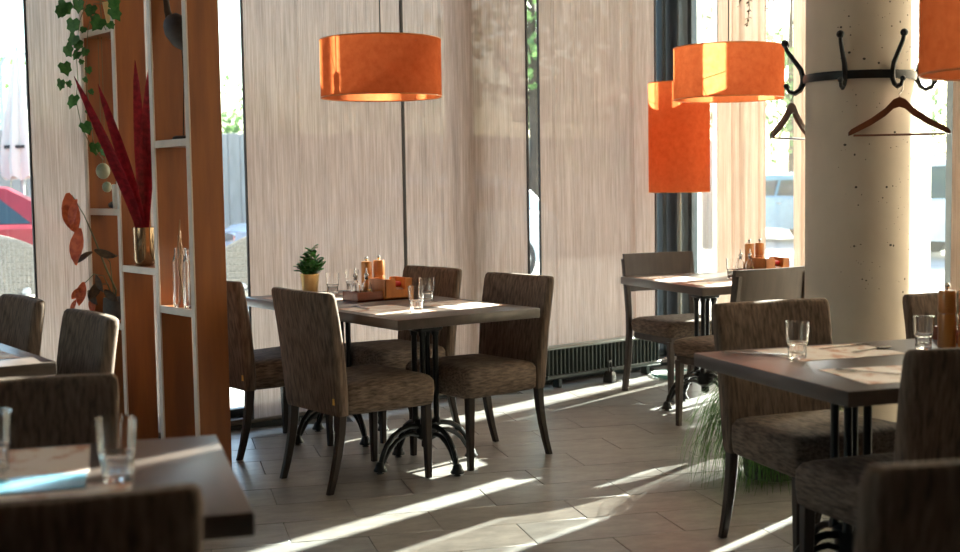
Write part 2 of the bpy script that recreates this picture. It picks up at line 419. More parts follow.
cloth('y', 3.2, 5.9, X0+.06, .1, 3.8, .01, 8, 20, 'fill_sheer', 'sheer_curtain', 'unseen cream sheer curtain added on the end wall to warm the fill light', None, trim=False)  # unseen sheer, added to warm the fill coming through the end wall

# lettering on the glass behind the first blind
tcv = bpy.data.curves.new('lettering', 'FONT'); tcv.body = 'UX'; tcv.size = .17; tcv.extrude = .001
tob = bpy.data.objects.new('tmp', tcv); COL.objects.link(tob)
bpy.context.view_layer.update()
tme_ = bpy.data.meshes.new_from_object(tob.evaluated_get(bpy.context.evaluated_depsgraph_get()))
bpy.data.objects.remove(tob)
o = link('window_lettering', tme_, 'decal', None, (2.32, Y1+.06, 1.52), (R(90), R(-20), 0))
tag(o, 'two dark letters stuck on the glass behind the blind', 'lettering')

# radiator
rx0, rx1, ry = 5.36, 6.42, Y1-.19
rad = thing('low_radiator', 'low dark finned radiator at the foot of the blind', 'radiator', ((rx0+rx1)/2, ry, 0))
L = rx1-rx0
obj('top_rail', MB().box((0, 0, .262), (L, .09, .016), .004), 'radlight', rad)
obj('bottom_rail', MB().box((0, 0, .075), (L, .08, .025), .004), 'radiator', rad)
fm = MB().loft([rrect(.012, .07, .005, 2, 0, 0, z) for z in (.085, .10, .245, .256)]).mesh('fin')
for i in range(30):
    link('fin', fm, 'radiator', rad, (-L/2+.02+i*(L-.04)/29, 0, 0))
obj('back_plate', MB().box((0, .035, .17), (L, .008, .16)), 'radiator', rad)
for x in (-L/2+.12, L/2-.12):
    obj('foot', MB().box((x, 0, .032), (.03, .06, .064), .004), 'radiator', rad)
dw = U(610, 382, z=0)
wt = thing('door_weight', 'small black weight with a loop handle on the floor by the radiator', 'weight', (dw.x, dw.y, 0), R(20))
obj('weight_body', MB().loft([rrect(.085, .07, .01, 2, 0, 0, 0), rrect(.08, .066, .012, 2, 0, 0, .045), rrect(.05, .045, .012, 2, 0, 0, .075)]), 'black', wt)
obj('handle', MB().tube([(-.02, 0, .072), (-.024, 0, .11), (-.012, 0, .14), (.012, 0, .14), (.024, 0, .11), (.02, 0, .072)], .006), 'black', wt)

# ------------------------------------------------------------------ chairs
def chair_proto():
    """upholstered dining chair facing +x, origin on the floor under the seat centre"""
    P = []
    # back slab: levels from the seat rail to the top
    rings = []
    for z, x, t, wd, r in ((.335, -.205, .055, .455, .014), (.36, -.208, .062, .465, .018), (.47, -.215, .066, .475, .02), (.62, -.228, .062, .487, .02),
                           (.76, -.248, .056, .497, .02), (.845, -.263, .052, .502, .02), (.866, -.267, .046, .496, .018), (.875, -.269, .030, .480, .012)):
        ring = rrect(t, wd, r, 3, x, 0, z)
        # slight bow of the back across its width
        rings.append([(px - .022*(1-(2*py/wd)**2)*min(1, max(0, (z-.4)/.3)), py, pz) for px, py, pz in ring])
    # subdivide the wide sides for the bow
    rr = []
    for ring in rings:
        out = []
        for i in range(len(ring)):
            a = Vector(ring[i]); b = Vector(ring[(i+1) % len(ring)]); out.append(tuple(a))
            if (b-a).length > .2:
                for k in range(1, 6):
                    q = a.lerp(b, k/6); bow = .022*(1-(2*q.y/.5)**2)*min(1, max(0, (q.z-.4)/.3))
                    out.append((q.x-bow, q.y, q.z))
        rr.append(out)
    P.append(('backrest', MB().loft(rr).mesh('backrest', 50), 'fabric', None))
    P.append(('care_tag', MB().box((-.2435, -.205, .40), (.005, .013, .028)).mesh('care_tag'), 'tag', 0, 'small yellow tag'))
    rings = []
    for z, g, r in ((.335, -.012, .02), (.345, 0, .025), (.40, .006, .03), (.44, .004, .03), (.46, -.008, .03), (.470, -.03, .03), (.4745, -.07, .03)):
        ring = []
        xr, xf = -.19-min(g, 0), .262+g
        for px, py, pz in rrect(xf-xr, 1, .03, 3, (xf+xr)/2, 0, z):
            t = (px-xr)/(xf-xr); hw = .225+.028*t+g
            sgn = 1 if py > 0 else -1; ay = abs(py)
            yy = sgn*(hw-(.5-ay)) if ay > .4 else py*hw*2
            ring.append((px, yy, pz + (.006*t if z > .4 else 0)))
        rings.append(ring)
    P.append(('seat', MB().loft(rings).mesh('seat', 60), 'fabric_seat', None))
    for s in (-1, 1):
        P.append(('leg', MB().loft([rrect(.040, .040, .005, 1, .232, s*.222, .345), rrect(.028, .028, .005, 1, .236, s*.226, 0)]).mesh('leg'), 'legwood', None))
        rl = [rrect(.044-.014*(1-z/.345), .036-.008*(1-z/.345), .005, 1, -.207-.066*(1-z/.345)**1.7, s*.205, z) for z in (.345, .25, .16, .08, 0)]
        P.append(('leg', MB().loft(rl).mesh('leg'), 'legwood', None))
    return P
CH = chair_proto()
def woodchair_proto():
    P = []
    rings = []
    for z, g in ((.385, -.01), (.395, 0), (.44, .006), (.465, 0), (.478, -.03), (.482, -.07)):
        rings.append(rrect(.46+2*g, .47+2*g, .035, 3, .02, 0, z))
    P.append(('seat', MB().loft(rings).mesh('seat', 60), 'fabric_seat', None))
    P.append(('seat_frame', MB().box((.02, 0, .365), (.43, .44, .045), .006).mesh('seat_frame'), 'greywood', None))
    # curved back board
    o = []; n = 10
    for z, lean in ((.635, 0), (.65, .004), (.86, .03), (.872, .033)):
        ring = []
        for k in range(n+1):
            y = -.255+.51*k/n; ring.append((-.215-lean-.03*(1-(y/.255)**2), y, z))
        for k in range(n, -1, -1):
            y = -.255+.51*k/n; ring.append((-.237-lean-.03*(1-(y/.255)**2), y, z))
        o.append(ring)
    P.append(('back_board', MB().loft(o).mesh('back_board', 50), 'greywood', None))
    for s in (-1, 1):
        pts = ((0, -.275), (.2, -.23), (.38, -.215), (.5, -.218), (.65, -.238), (.84, -.268))
        P.append(('leg', MB().loft([rrect(.038, .034, .005, 1, x, s*.24, z) for z, x in pts]).mesh('leg'), 'greywood', None))
        P.append(('leg', MB().loft([rrect(.028, .028, .005, 1, .222, s*.212, 0), rrect(.040, .040, .005, 1, .216, s*.208, .36)]).mesh('leg'), 'greywood', None))
    return P
WC = woodchair_proto()
def fr(ang, x, y):
    """rotated frame coordinates -> world"""
    a = R(ang); return (x*math.cos(a)-y*math.sin(a), x*math.sin(a)+y*math.cos(a))
cg = 'brown upholstered dining chairs'
def chair(x, y, deg, lab, proto=CH, name='dining_chair', g=cg):
    return stamp(proto, name, lab, 'chair', (x, y, 0), R(deg), g)
chair(3.125, 4.80, -1, 'brown upholstered chair with a yellow tag, its back towards the aisle, at the laid table')
chair(3.82, 4.775, 180, 'brown upholstered chair across the laid table from the tagged one, beside the narrow green gap')
chair(3.875, 5.57, 180, 'brown upholstered chair between the wooden condiment caddy and the window blind')
chair(3.165, 5.70, 0, 'brown upholstered chair half hidden behind the shelf divider at the laid table')
A3 = -20
def at3(x, y, deg, lab, **k): p = fr(A3, x, y); return chair(p[0], p[1], A3+deg, lab, **k)
at3(2.55, 3.83, -88, 'brown upholstered chair with a sunlit seat in front of the concrete column')
at3(3.37, 3.81, -90, 'brown upholstered chair on the window side beyond the brown pepper mills')
at3(2.375, 3.03, 90, 'brown upholstered chair pushed in opposite the sunlit one in front of the column')
pJ = U(868, 467, z=.875); a_ = R(-20)
chair(pJ.x+.25*math.cos(a_)-math.sin(a_)*.27*1, pJ.y+.25*math.sin(a_)+math.cos(a_)*.27, 70, 'dark upholstered chair standing in deep shade behind the pushed-in chair')
chair(1.575, 5.43, 178, 'dark upholstered chair at the blue-lit table, next to the window')
chair(1.515, 4.53, 177, 'dark upholstered chair at the blue-lit table in front of the shelf divider')
A5 = -22
p = fr(A5, -.215, 2.955); chair(p[0], p[1], A5-90, 'dark upholstered chair between the shelf divider and the table with blue menu')
p = fr(A5, -.11, 2.235); chair(p[0], p[1], A5+90, 'near-black upholstered chair tucked under the table with blue menu')
A2 = -18
p = fr(A2, 3.94, 6.87); chair(p[0], p[1], -105, 'wooden-backed chair with padded seat beside the floor lamp pole', proto=WC, name='wooden_chair', g='grey wooden chairs with padded seats')
p = (5.27, 4.375); chair(p[0], p[1], 83, 'wooden-backed chair seen from behind, under the orange pendant by the corner', proto=WC, name='wooden_chair', g='grey wooden chairs with padded seats')

# ------------------------------------------------------------------ tables
def base_pieces(cx, cy):
    """cast iron pedestal with four rods, hub and four arched double legs; returns stampable pieces (list)"""
    out = []
    mb = MB()
    mb.lathe([(.035, .13), (.05, .14), (.05, .19), (.058, .20), (.058, .215), (.04, .225)], 14, (cx, cy, 0))
    mb.lathe([(.010, .085), (.024, .095), (.024, .125), (.035, .13)], 12, (cx, cy, 0))
    out.append(('hub', mb.mesh('hub'), 'iron', None))
    out.append(('collar', MB().box((cx, cy, .66), (.13, .13, .03), .01).mesh('collar'), 'iron', None))
    for sx in (-1, 1):
        for sy in (-1, 1):
            out.append(('rod', MB().lathe([(.017, .21), (.017, .23), (.0135, .24), (.0135, .62), (.018, .63), (.018, .67)], 10, (cx+sx*.036, cy+sy*.036, 0)).mesh('rod'), 'iron', None))
    mb = MB()
    for k in range(4):
        a = k*PI/2
        mb.box((0, 0, 0), (.24, .04, .014), .003, Matrix.Translation((cx+.1*math.cos(a), cy+.1*math.sin(a), .698)) @ Matrix.Rotation(a, 4, 'Z'))
    mb.box((cx, cy, .683), (.10, .10, .03), .004)
    out.append(('spider_plate', mb.mesh('spider_plate'), 'iron', None))
    for k in range(4):
        a = k*PI/2; ca, sa = math.cos(a), math.sin(a)
        i0 = len(out)
        mb = MB()
        up = [(.04, .195), (.09, .20), (.14, .19), (.185, .165), (.22, .125), (.242, .08), (.252, .045)]
        lo = [(.04, .150), (.085, .165), (.125, .160), (.165, .14), (.20, .11), (.228, .07), (.244, .045)]
        for pr, rd in ((up, .0125), (lo, .0105)):
            mb.tube([(cx+r*ca, cy+r*sa, z) for r, z in pr], rd, 8)
        out.append(('foot', mb.mesh('foot'), 'iron', None))
        out.append(('foot_bell', MB().lathe([(.012, .055), (.02, .045), (.024, .03), (.032, .018), (.032, .012), (.012, .010), (.012, .004), (.018, .003), (.018, 0)], 12, (cx+.256*ca, cy+.256*sa, 0)).mesh('foot_bell'), 'iron', i0))
    return out
def table_proto(w_, l_, bases):
    P = [('tabletop', MB().box((0, 0, .7275), (w_, l_, .045), .004, seg=2).mesh('tabletop'), 'tabletop', None)]
    for bx, by in bases:
        n = len(P)
        for pc in base_pieces(bx, by):
            pc = list(pc)
            if pc[3] is not None: pc[3] += n
            P.append(tuple(pc))
    return P
T1 = table_proto(.776, 1.56, ((-.015, -.41), (-.015, .42)))
tg = 'dark laminate tables on cast iron bases'
stamp(T1, 'dining_table', 'dark laminate table laid with a potted plant, condiment caddy and glasses', 'table', (3.53, 5.172, 0), R(-3.5), tg)
T4 = table_proto(.80, 1.56, ((-.07, -.41), (-.07, .42)))
stamp(T4, 'dining_table', 'dark laminate table with a bluish sheen by the window, beyond the shaded chairs', 'table', (1.185, 5.02, 0), R(-3), tg)
p = fr(A3, 2.84, 3.335)
T3 = table_proto(1.60, .87, ((-.45, .045), (.45, .045)))
stamp(T3, 'dining_table', 'dark laminate table in front of the concrete column, with fork and placemats', 'table', (p[0], p[1], 0), R(A3), tg)
p = fr(A5, -.475, 2.625)
T5 = table_proto(1.45, .75, ((-.35, -.03), (.335, -.03)))
stamp(T5, 'dining_table', 'dark laminate table with blue menu and water glasses', 'table', (p[0], p[1], 0), R(A5), tg)
p = fr(A2, 4.13, 6.40)
T2 = table_proto(1.2, .96, ((-.30, -.01), (.30, -.01)))
stamp(T2, 'dining_table', 'dark laminate table under the orange pendant by the corner', 'table', (p[0], p[1], 0), R(A2), tg)

# ------------------------------------------------------------------ table things
TZ = .7505
def on3(x, y): p = fr(A3, x, y); return (p[0], p[1], TZ)
def on5(x, y): p = fr(A5, x, y); return (p[0], p[1], TZ)
def on2(x, y): p = fr(A2, x, y); return (p[0], p[1], TZ)
# tumblers
def tumbler():
    n = 24; prof_o = [(.026, 0), (.029, .003), (.030, .045), (.0325, .05), (.034, .056), (.0375, .118)]
    prof_i = [(.0355, .118), (.032, .056), (.028, .05), (.026, .018), (.0, .014)]
    rings = []
    for r, z in prof_o + prof_i[:-1]:
        ring = []
        for j in range(n):
            f = 1.0
            if z < .047 and (r, z) in prof_o: f = 1 - .045*(j % 2)
            ring.append((r*f*math.cos(2*PI*j/n), r*f*math.sin(2*PI*j/n), z))
        rings.append(ring)
    return MB().loft(rings).mesh('tumbler', 30)
TUM = tumbler()
def glass(loc, lab, g, s=1.0):
    o = link('water_glass', TUM, 'glass', None, loc); o.scale = (s, s, s)
    return tag(o, lab, 'glass', g)
gg = 'clear ribbed water glasses'
glass((3.60, 5.735, TZ), 'water glass beside the gold plant pot, the nearer of two', gg)
glass((3.765, 5.80, TZ), 'water glass behind the one beside the gold plant pot', gg, 1.03)
glass((3.375, 4.665, TZ), 'water glass on the near edge of the laid table in front of the caddy', gg)
glass((3.655, 4.965, TZ), 'water glass between caddy and the chair backs, behind the near-edge glass', gg, 1.05)
glass(on3(2.275, 3.51), 'water glass alone on the placemat in front of the concrete column', gg, 1.0)
glass(on3(2.785, 3.535), 'water glass in front of the pepper mills and oil cruet', gg, .92)
glass(on5(.02, 2.58), 'water glass on the corner of the placemat beside the blue menu', gg, 1.08)
glass(on5(-.225, 2.75), 'water glass at the far end of the blue menu', gg, 1.08)
glass(on2(4.02, 6.40), 'water glass beside the caddy on the table by the corner', gg)

# pepper mills
MILL = [('mill_body', MB().lathe([(.026, 0), (.027, .004), (.0262, .05), (.0262, .10), (.0255, .104)], 20).mesh('mill_body'), 'millwood', None),
        ('mill_head', MB().lathe([(.0252, .105), (.0265, .108), (.0262, .168), (.024, .174)], 20).mesh('mill_head'), 'millwood', None),
        ('mill_knob', MB().lathe([(.005, .174), (.005, .180), (.009, .184), (.009, .192), (.004, .197)], 12).mesh('mill_knob'), 'steel', 1, 'steel knob')]
mg = 'wooden pepper mills'
def mill(loc, lab, s=1.0):
    o = stamp(MILL, 'pepper_mill', lab, 'mill', loc, 0, mg); o.scale = (s, s, s)
# cruet bottle
CRU = [('bottle', MB().lathe([(.024, 0), (.026, .004), (.026, .06), (.02, .075), (.009, .085), (.009, .10), (.011, .101), (.0095, .104), (.007, .104), (.007, .086), (.018, .074), (.0235, .06), (.0235, .005)], 18, cap1=False).mesh('bottle'), 'glass', None),
       ('oil_fill', MB().lathe([(.0225, .006), (.0228, .012), (.0228, .045)], 16).mesh('oil_fill'), 'oil', None),
       ('stopper', MB().lathe([(.0065, .092), (.010, .104), (.0125, .112), (.0115, .122), (.004, .128), (.003, .150), (.001, .153)], 12).mesh('stopper'), 'steel', None)]
CRUV = [CRU[0], CRU[2]]
def cruet(loc, lab, v=False): stamp(CRUV if v else CRU, 'cruet', lab, 'cruet', loc, 0, 'glass oil and vinegar cruets')
# caddy: low tray plus napkin holder with U-cut front
def caddy_proto():
    P = []
    t = .008
    tr = MB().box((-.075, 0, .004), (.13, .13, .008)).box((-.075, -.061, .02), (.13, t, .04), .001).box((-.075, .061, .02), (.13, t, .04), .001).box((-.136, 0, .02), (t, .114, .04), .001)
    P.append(('tray', tr.mesh('tray'), 'red_wood', None))
    x0, x1, y0, y1, h = -.008, .135, -.075, .062, .088
    hb = MB().box(((x0+x1)/2, (y0+y1)/2, .004), (x1-x0, y1-y0, .008))
    hb.box((x0+t/2, (y0+y1)/2, h/2), (t, y1-y0, h), .001).box((x1-t/2, (y0+y1)/2, h/2), (t, y1-y0, h), .001)
    pts = [(x0, 0), (x1, 0), (x1, h), (x1-.032, h), (x1-.036, h-.006), (x1-.036, .05), (x1-.042, .042), (x0+.062, .042), (x0+.056, .05), (x0+.056, h-.006), (x0+.052, h), (x0, h)]
    for yy in (y0+t/2, y1-t/2):
        hb.prism(pts, t, Matrix.Translation((0, yy, 0)) @ Matrix.Rotation(R(90), 4, 'X'))
    P.append(('napkin_box', hb.mesh('napkin_box'), 'orange_wood', None))
    return P
CAD = caddy_proto()
def caddy_set(loc, rz, where, mills=True):
    kg = 'wooden condiment caddies'
    stamp(CAD, 'condiment_caddy', 'wooden condiment caddy with napkin box %s' % where, 'caddy', loc, rz, kg).scale = (1.15, 1.15, 1.2)
    def lp(x, y, z=.0085): 
        c, s = math.cos(rz), math.sin(rz); x, y = x*1.15, y*1.15; return (loc[0]+x*c-y*s, loc[1]+x*s+y*c, loc[2]+z*1.2)
    o = obj('napkin_stack', MB().box((0, 0, .022), (.10, .095, .044), .004), 'white', None, lp(.063, -.006), (0, 0, rz)); tag(o, 'stack of white napkins in the wooden box %s' % where, 'napkins', 'napkin stacks')
    o = obj('red_packet', MB().box((0, 0, .012), (.09, .085, .024), .008, seg=2), 'redpack', None, lp(.063, -.004, .053), (0, 0, rz)); tag(o, 'red paper packet lying on white napkins %s' % where, 'packet', 'red packets')
    cruet(lp(-.042, .022), 'golden oil cruet in the tray %s' % where)
    cruet(lp(-.098, .024), 'empty clear cruet in the tray %s' % where, True)
    tp = thing('toothpick_cup', 'small glass of toothpicks in the tray %s' % where, 'toothpicks', lp(-.085, -.03), 0, 'toothpick cups')
    obj('cup', MB().lathe([(.016, 0), (.017, .002), (.021, .042), (.0195, .042), (.0155, .004)], 14), 'glass', tp)
    for k in range(14):
        a = k*2.4; r0 = .008*math.sqrt(k/14); 
        obj('toothpick', MB().tube([(r0*math.cos(a), r0*math.sin(a), .006), (r0*2.1*math.cos(a), r0*2.1*math.sin(a), .062)], .0011, 4), 'twig', tp)
    if mills:
        mill(lp(.068, .098, 0), 'wooden pepper mill behind the napkin box %s' % where, 1.1)
        mill(lp(.008, .104, 0), 'wooden pepper mill behind the cruets %s' % where, 1.08)
caddy_set((3.60, 5.31, TZ), R(-3), 'on the table with the potted plant')
p = on2(4.27, 6.50); caddy_set(p, R(A2), 'on the table by the corner')
p = on3(3.13, 3.645); caddy_set(p, R(A3), 'on the column table', False)
mill(on3(2.872, 3.525), 'tall wooden pepper mill beside the pushed-in chair at the column table', 1.12)
mill(on3(2.932, 3.495), 'tall wooden salt mill next to the mill at the column table', 1.12)

# placemats and cutlery
PM = MB().box((0, 0, .0006), (.29, .41, .0012)).mesh('placemat'); PM.materials.append(M['paper'])
def placemat(loc, rz, lab):
    return tag(link('placemat', PM, None, None, loc, (0, 0, rz)), lab, 'placemat', 'printed paper placemats')
placemat((3.315, 4.82, TZ), R(-4), 'printed paper placemat in front of the tagged chair')
placemat((3.705, 4.79, TZ), R(-2), 'printed paper placemat beside the two near glasses, before the chair by the green gap')
placemat((3.36, 5.62, TZ), R(-3), 'printed paper placemat near the gold plant pot')
placemat((3.74, 5.56, TZ), R(-5), 'printed paper placemat between the caddy and the window')
placemat(on3(2.45, 3.585), R(A3+90), 'printed paper placemat under the lone glass before the column')
placemat(on3(2.38, 3.10), R(A3+84), 'printed paper placemat under the fork, before the pushed-in chair')
placemat(on5(-.24, 2.83), R(A5+90), 'printed paper placemat in front of the dark chair by the divider')
placemat(on5(-.16, 2.43), R(A5+90), 'printed paper placemat with a curled corner beside the blue menu')
placemat(on2(3.70, 6.55), R(A2), 'printed paper placemat before the chair by the floor lamp')
placemat(on2(3.80, 6.10), R(A2+90), 'printed paper placemat on the corner table before the chair seen from behind')
placemat((1.35, 4.62, TZ), R(-3), 'printed paper placemat on the blue-lit table before the chair by the divider')
placemat((1.35, 5.40, TZ), R(-3), 'printed paper placemat on the blue-lit table before the chair by the window')
o = obj('menu_card', MB().box((0, 0, .003), (.40, .13, .005), .001), 'bluepaper', None, on5(-.24, 2.60), (0, 0, R(A5))); tag(o, 'flat blue menu card between two placemats', 'menu')
def fork():
    h = [(-.10, .005), (-.10, -.005), (-.02, -.003), (.035, -.004), (.045, -.011), (.05, -.011), (.05, .011), (.045, .011), (.035, .004), (.02, .003)]
    mb = MB().prism(h, .002)
    for y in (-.0095, -.003, .003, .0095): mb.box((.072, y, .001), (.045, .0028, .002))
    return mb
def knife(): return MB().prism([(-.11, .006), (-.11, -.006), (-.01, -.005), (.0, -.009), (.09, -.009), (.108, -.002), (.10, .003), (0, .005)], .0025)
def spoon():
    mb = MB().prism([(-.10, .005), (-.10, -.005), (.03, -.003), (.03, .003)], .002)
    n = 14
    rings = [[(.055+.03*s*math.cos(2*PI*j/n), .02*s*math.sin(2*PI*j/n), z) for j in range(n)] for s, z in ((1, .003), (.9, .0), (.6, -.002), (.1, -.003))]
    return mb.loft(rings)
FK, KN, SP = fork().mesh('fork'), knife().mesh('knife'), spoon().mesh('spoon')
def cut(me, nm, loc, rz, lab): 
    o = link(nm, me, 'steel', None, (loc[0], loc[1], loc[2]+.005), (0, 0, rz)); o.scale = (1.12, 1.25, 1); return tag(o, lab, nm, 'steel cutlery')
cut(FK, 'fork', on3(2.29, 3.14), R(A3+128), 'steel fork lying on the placemat before the pushed-in chair')
cut(KN, 'knife', on3(2.21, 3.63), R(A3-40), 'steel knife at the edge of the placemat with the lone glass')
cut(SP, 'spoon', on3(2.60, 3.56), R(A3+20), 'steel spoon on the placemat with the lone glass')
cut(FK, 'fork', on3(2.56, 3.66), R(A3+10), 'steel fork beside the spoon behind the lone glass')
cut(KN, 'knife', (3.29, 5.0, TZ), R(75), 'steel knife on the placemat in front of the tagged chair')
cut(KN, 'knife', (3.73, 4.95, TZ), R(10), 'steel knife on the placemat by the green-gap chair')
cut(FK, 'fork', (3.72, 4.72, TZ), R(170), 'steel fork on the placemat by the green-gap chair')

# potted jade plant
pp = thing('potted_plant', 'small green leafy plant in a gold pot on the laid table', 'plant', (3.535, 5.86, TZ), 0)
obj('gold_pot', MB().lathe([(.038, 0), (.040, .003), (.050, .10), (.053, .102), (.053, .108), (.048, .108), (.045, .095)], 24, cap1=False), 'gold', pp)
obj('soil', MB().lathe([(.047, .094), (.02, .099), (.001, .10)], 16, cap0=False), 'soil', pp)
lm = MB(); n = 8
lm.loft([[(.034*t, s*wd, .004*math.sin(PI*t)-.004*abs(s)) for s in (-1, 0, 1)] for t, wd in ((0, .002), (.25, .010), (.55, .013), (.85, .008), (1, .001))], False, False, False)
lme = lm.mesh('leaf', 80)
sts = []
for k in range(15):
    a = k*2.399; sp = .010+.030*math.sqrt(k/15); h = .10-.055*(k/15)+rnd.uniform(-.01, .02)
    if k in (0, 3): h += .045
    path = [(sp*.4*math.cos(a), sp*.4*math.sin(a), .097), (sp*math.cos(a), sp*math.sin(a), .097+h*.5), (sp*1.7*math.cos(a)+.01, sp*1.7*math.sin(a), .097+h)]
    st = obj('stem', MB().tube(path, [.0035, .003, .002], 5), 'stem', pp)
    for q in range(9):
        t = .25+.75*q/8; pz = Vector(path[0]).lerp(Vector(path[1]), min(1, t*2)) if t < .5 else Vector(path[1]).lerp(Vector(path[2]), t*2-1)
        lo = link('leaf', lme, 'green', st, pz, (rnd.uniform(-.4, .4), R(-rnd.uniform(5, 55)), a+q*2.2)); s_ = rnd.uniform(1.0, 1.5); lo.scale = (s_, s_, s_)

# ------------------------------------------------------------------ lamps
def drum(parent, r, h, zb, wires=True, n=48):
    sh = MB().lathe([(r, zb), (r, zb+h)], n, cap0=False, cap1=False)
    so_ = obj('lamp_shade', sh, 'shade', parent, angle=60)
    for z in (zb, zb+h):
        obj('rim', MB().tube([(r*math.cos(2*PI*k/n), r*math.sin(2*PI*k/n), z) for k in range(n+1)], .003, 6, caps=False), 'orange_wood', so_)
    if wires:
        obj('spider', MB().tube([(-r, 0, zb+h-.03), (0, 0, zb+h-.05), (r, 0, zb+h-.03)], .002, 5).tube([(0, -r, zb+h-.03), (0, 0, zb+h-.05), (0, r, zb+h-.03)], .002, 5), 'steel', parent)
def bulb(parent, z):
    obj('lamp_holder', MB().lathe([(.018, z+.05), (.02, z+.055), (.02, z+.11), (.006, z+.12)], 14), 'black', parent)
    obj('bulb', MB().lathe([(.002, z-.05), (.02, z-.045), (.03, z-.02), (.03, z), (.018, z+.035), (.014, z+.055)], 14), 'bulb', parent)
def pendant(x, y, zb, zt, r, lab):
    t = thing('pendant_lamp', lab, 'lamp', (x, y, zt), 0, 'orange drum pendant lamps')
    h = zt-zb; drum(t, r, h, -h)
    bulb(t, -h*.55)
    obj('cable', MB().tube([(0, 0, -h*.55+.1), (0, 0, ZC-zt-.02)], .0035, 6), 'cord', t)
    obj('ceiling_rose', MB().lathe([(.05, ZC-zt-.025), (.05, ZC-zt), (.0, ZC-zt)][:2], 18), 'black', t)
c1 = (U(321, 98, dep=6.24)+U(442, 98, dep=6.24))/2
pendant(c1.x, c1.y, 1.762, 2.042, .298, 'orange drum pendant over the laid table with the potted plant')
c2 = (U(674, 98, dep=7.1)+U(783, 98, dep=7.1))/2
pendant(c2.x, c2.y, U(728, 99, dep=7.1).z, U(728, 48, dep=7.1).z, .306, 'orange drum pendant over the table by the corner')
c3 = U(924, 72, dep=3.75) + CR*.30
pendant(c3.x, c3.y, c3.z, c3.z+.31, .30, 'orange drum pendant over the table by the column')
fb = U(680, 376, z=0)
t = thing('floor_lamp', 'tall orange cylinder floor lamp on a thin pole in the corner', 'lamp', (fb.x, fb.y, 0))
obj('base', MB().lathe([(.155, 0), (.155, .008), (.14, .014), (.02, .02)], 32), 'radlight', t)
obj('pole', MB().tube([(0, 0, .015), (0, 0, 1.65)], .014, 10), 'radlight', t)
zs0, zs1 = U(678, 192, dep=8.55).z, U(678, 84, dep=8.55).z
drum(t, .205, zs1-zs0, zs0); bulb(t, zs0+.35)
pts = []
for k in range(90):
    a = k*.33; rr_ = .19+.03*math.sin(k*.7); pts.append((fb.x+.02+rr_*math.cos(a), fb.y+rr_*.9*math.sin(a), .006+.003*(k//19)))
o = obj('power_cord', MB().tube(pts, .004, 5), mat('green_cord', (.10, .30, .26), rough=.5)); tag(o, 'coiled green power cord around the floor lamp base', 'cord')

# ------------------------------------------------------------------ column, hooks, hangers
CX, CY, CRAD = 5.08, 3.49, .242
col = MB().lathe([(CRAD, 0), (CRAD, ZC)], 64, (CX, CY, 0))
co = struct('trim_2', col, 'concrete'); co['label'] = 'round pitted concrete column'
pit = MB().lathe([(.006, -.002), (.007, .001)], 7, cap0=False).mesh('pit'); 
for k in range(150):
    a = R(190+rnd.uniform(0, 110)); z = rnd.uniform(.8, 2.2); s_ = rnd.choice((.2, .25, .3, .3, .4, .5, .8))
    o = link('pit', pit, 'pit', co, (CX+CRAD*math.cos(a), CY+CRAD*math.sin(a), z)); o.rotation_euler = (0, R(90), a); o.scale = (s_, s_*rnd.uniform(.7, 1.4), .3)
zr = U(857, 75, dep=5.66).z
rack = thing('coat_rack', 'black wrought iron ring of coat hooks round the concrete column', 'coat rack', (CX, CY, zr))
band = []
n = 72
rings = []
for k in range(n):
    a = 2*PI*k/n; d_ = .002*(k % 2)
    rings.append([((CRAD+r+d_*(1 if r else 0))*math.cos(a), (CRAD+r+d_*(1 if r else 0))*math.sin(a), z) for r, z in ((.001, -.017), (.010, -.019), (.013, 0), (.010, .019), (.001, .017))])
rings.append(rings[0])
obj('ring_band', MB().loft(rings, False, False), 'iron', rack)
def hook():
    mb = MB()
    up = [(.010, 0, -.02), (.014, 0, .02), (.022, 0, .05), (.05, 0, .09), (.085, 0, .14), (.092, 0, .165)]
    mb.tube(up, [.012, .012, .0115, .011, .010, .009], 8)
    lo = [(.010, 0, .015), (.014, 0, -.02), (.026, 0, -.045), (.05, 0, -.060), (.075, 0, -.052), (.085, 0, -.032)]
    mb.tube(lo, [.012, .012, .011, .010, .009, .008], 8)
    def ball(c, r): mb.lathe([(r*math.sin(PI*k/8)+1e-4, -r*math.cos(PI*k/8)) for k in range(9)], 10, c)
    ball((.093, 0, .172), .0175); ball((.087, 0, -.027), .013)
    return mb.mesh('hook')
HK = hook()
view = math.atan2(-CY, -CX)   # direction from column to the camera
hang = {}
for nm, deg in (('l', -84), ('l2', -96), ('a', -14), ('b', 34), ('c', 88), ('d', 150), ('e', -150)):
    a = view + R(deg)
    link('hook', HK, 'iron', rack, (CRAD*math.cos(a), CRAD*math.sin(a), 0), (0, 0, a)); hang[nm] = a
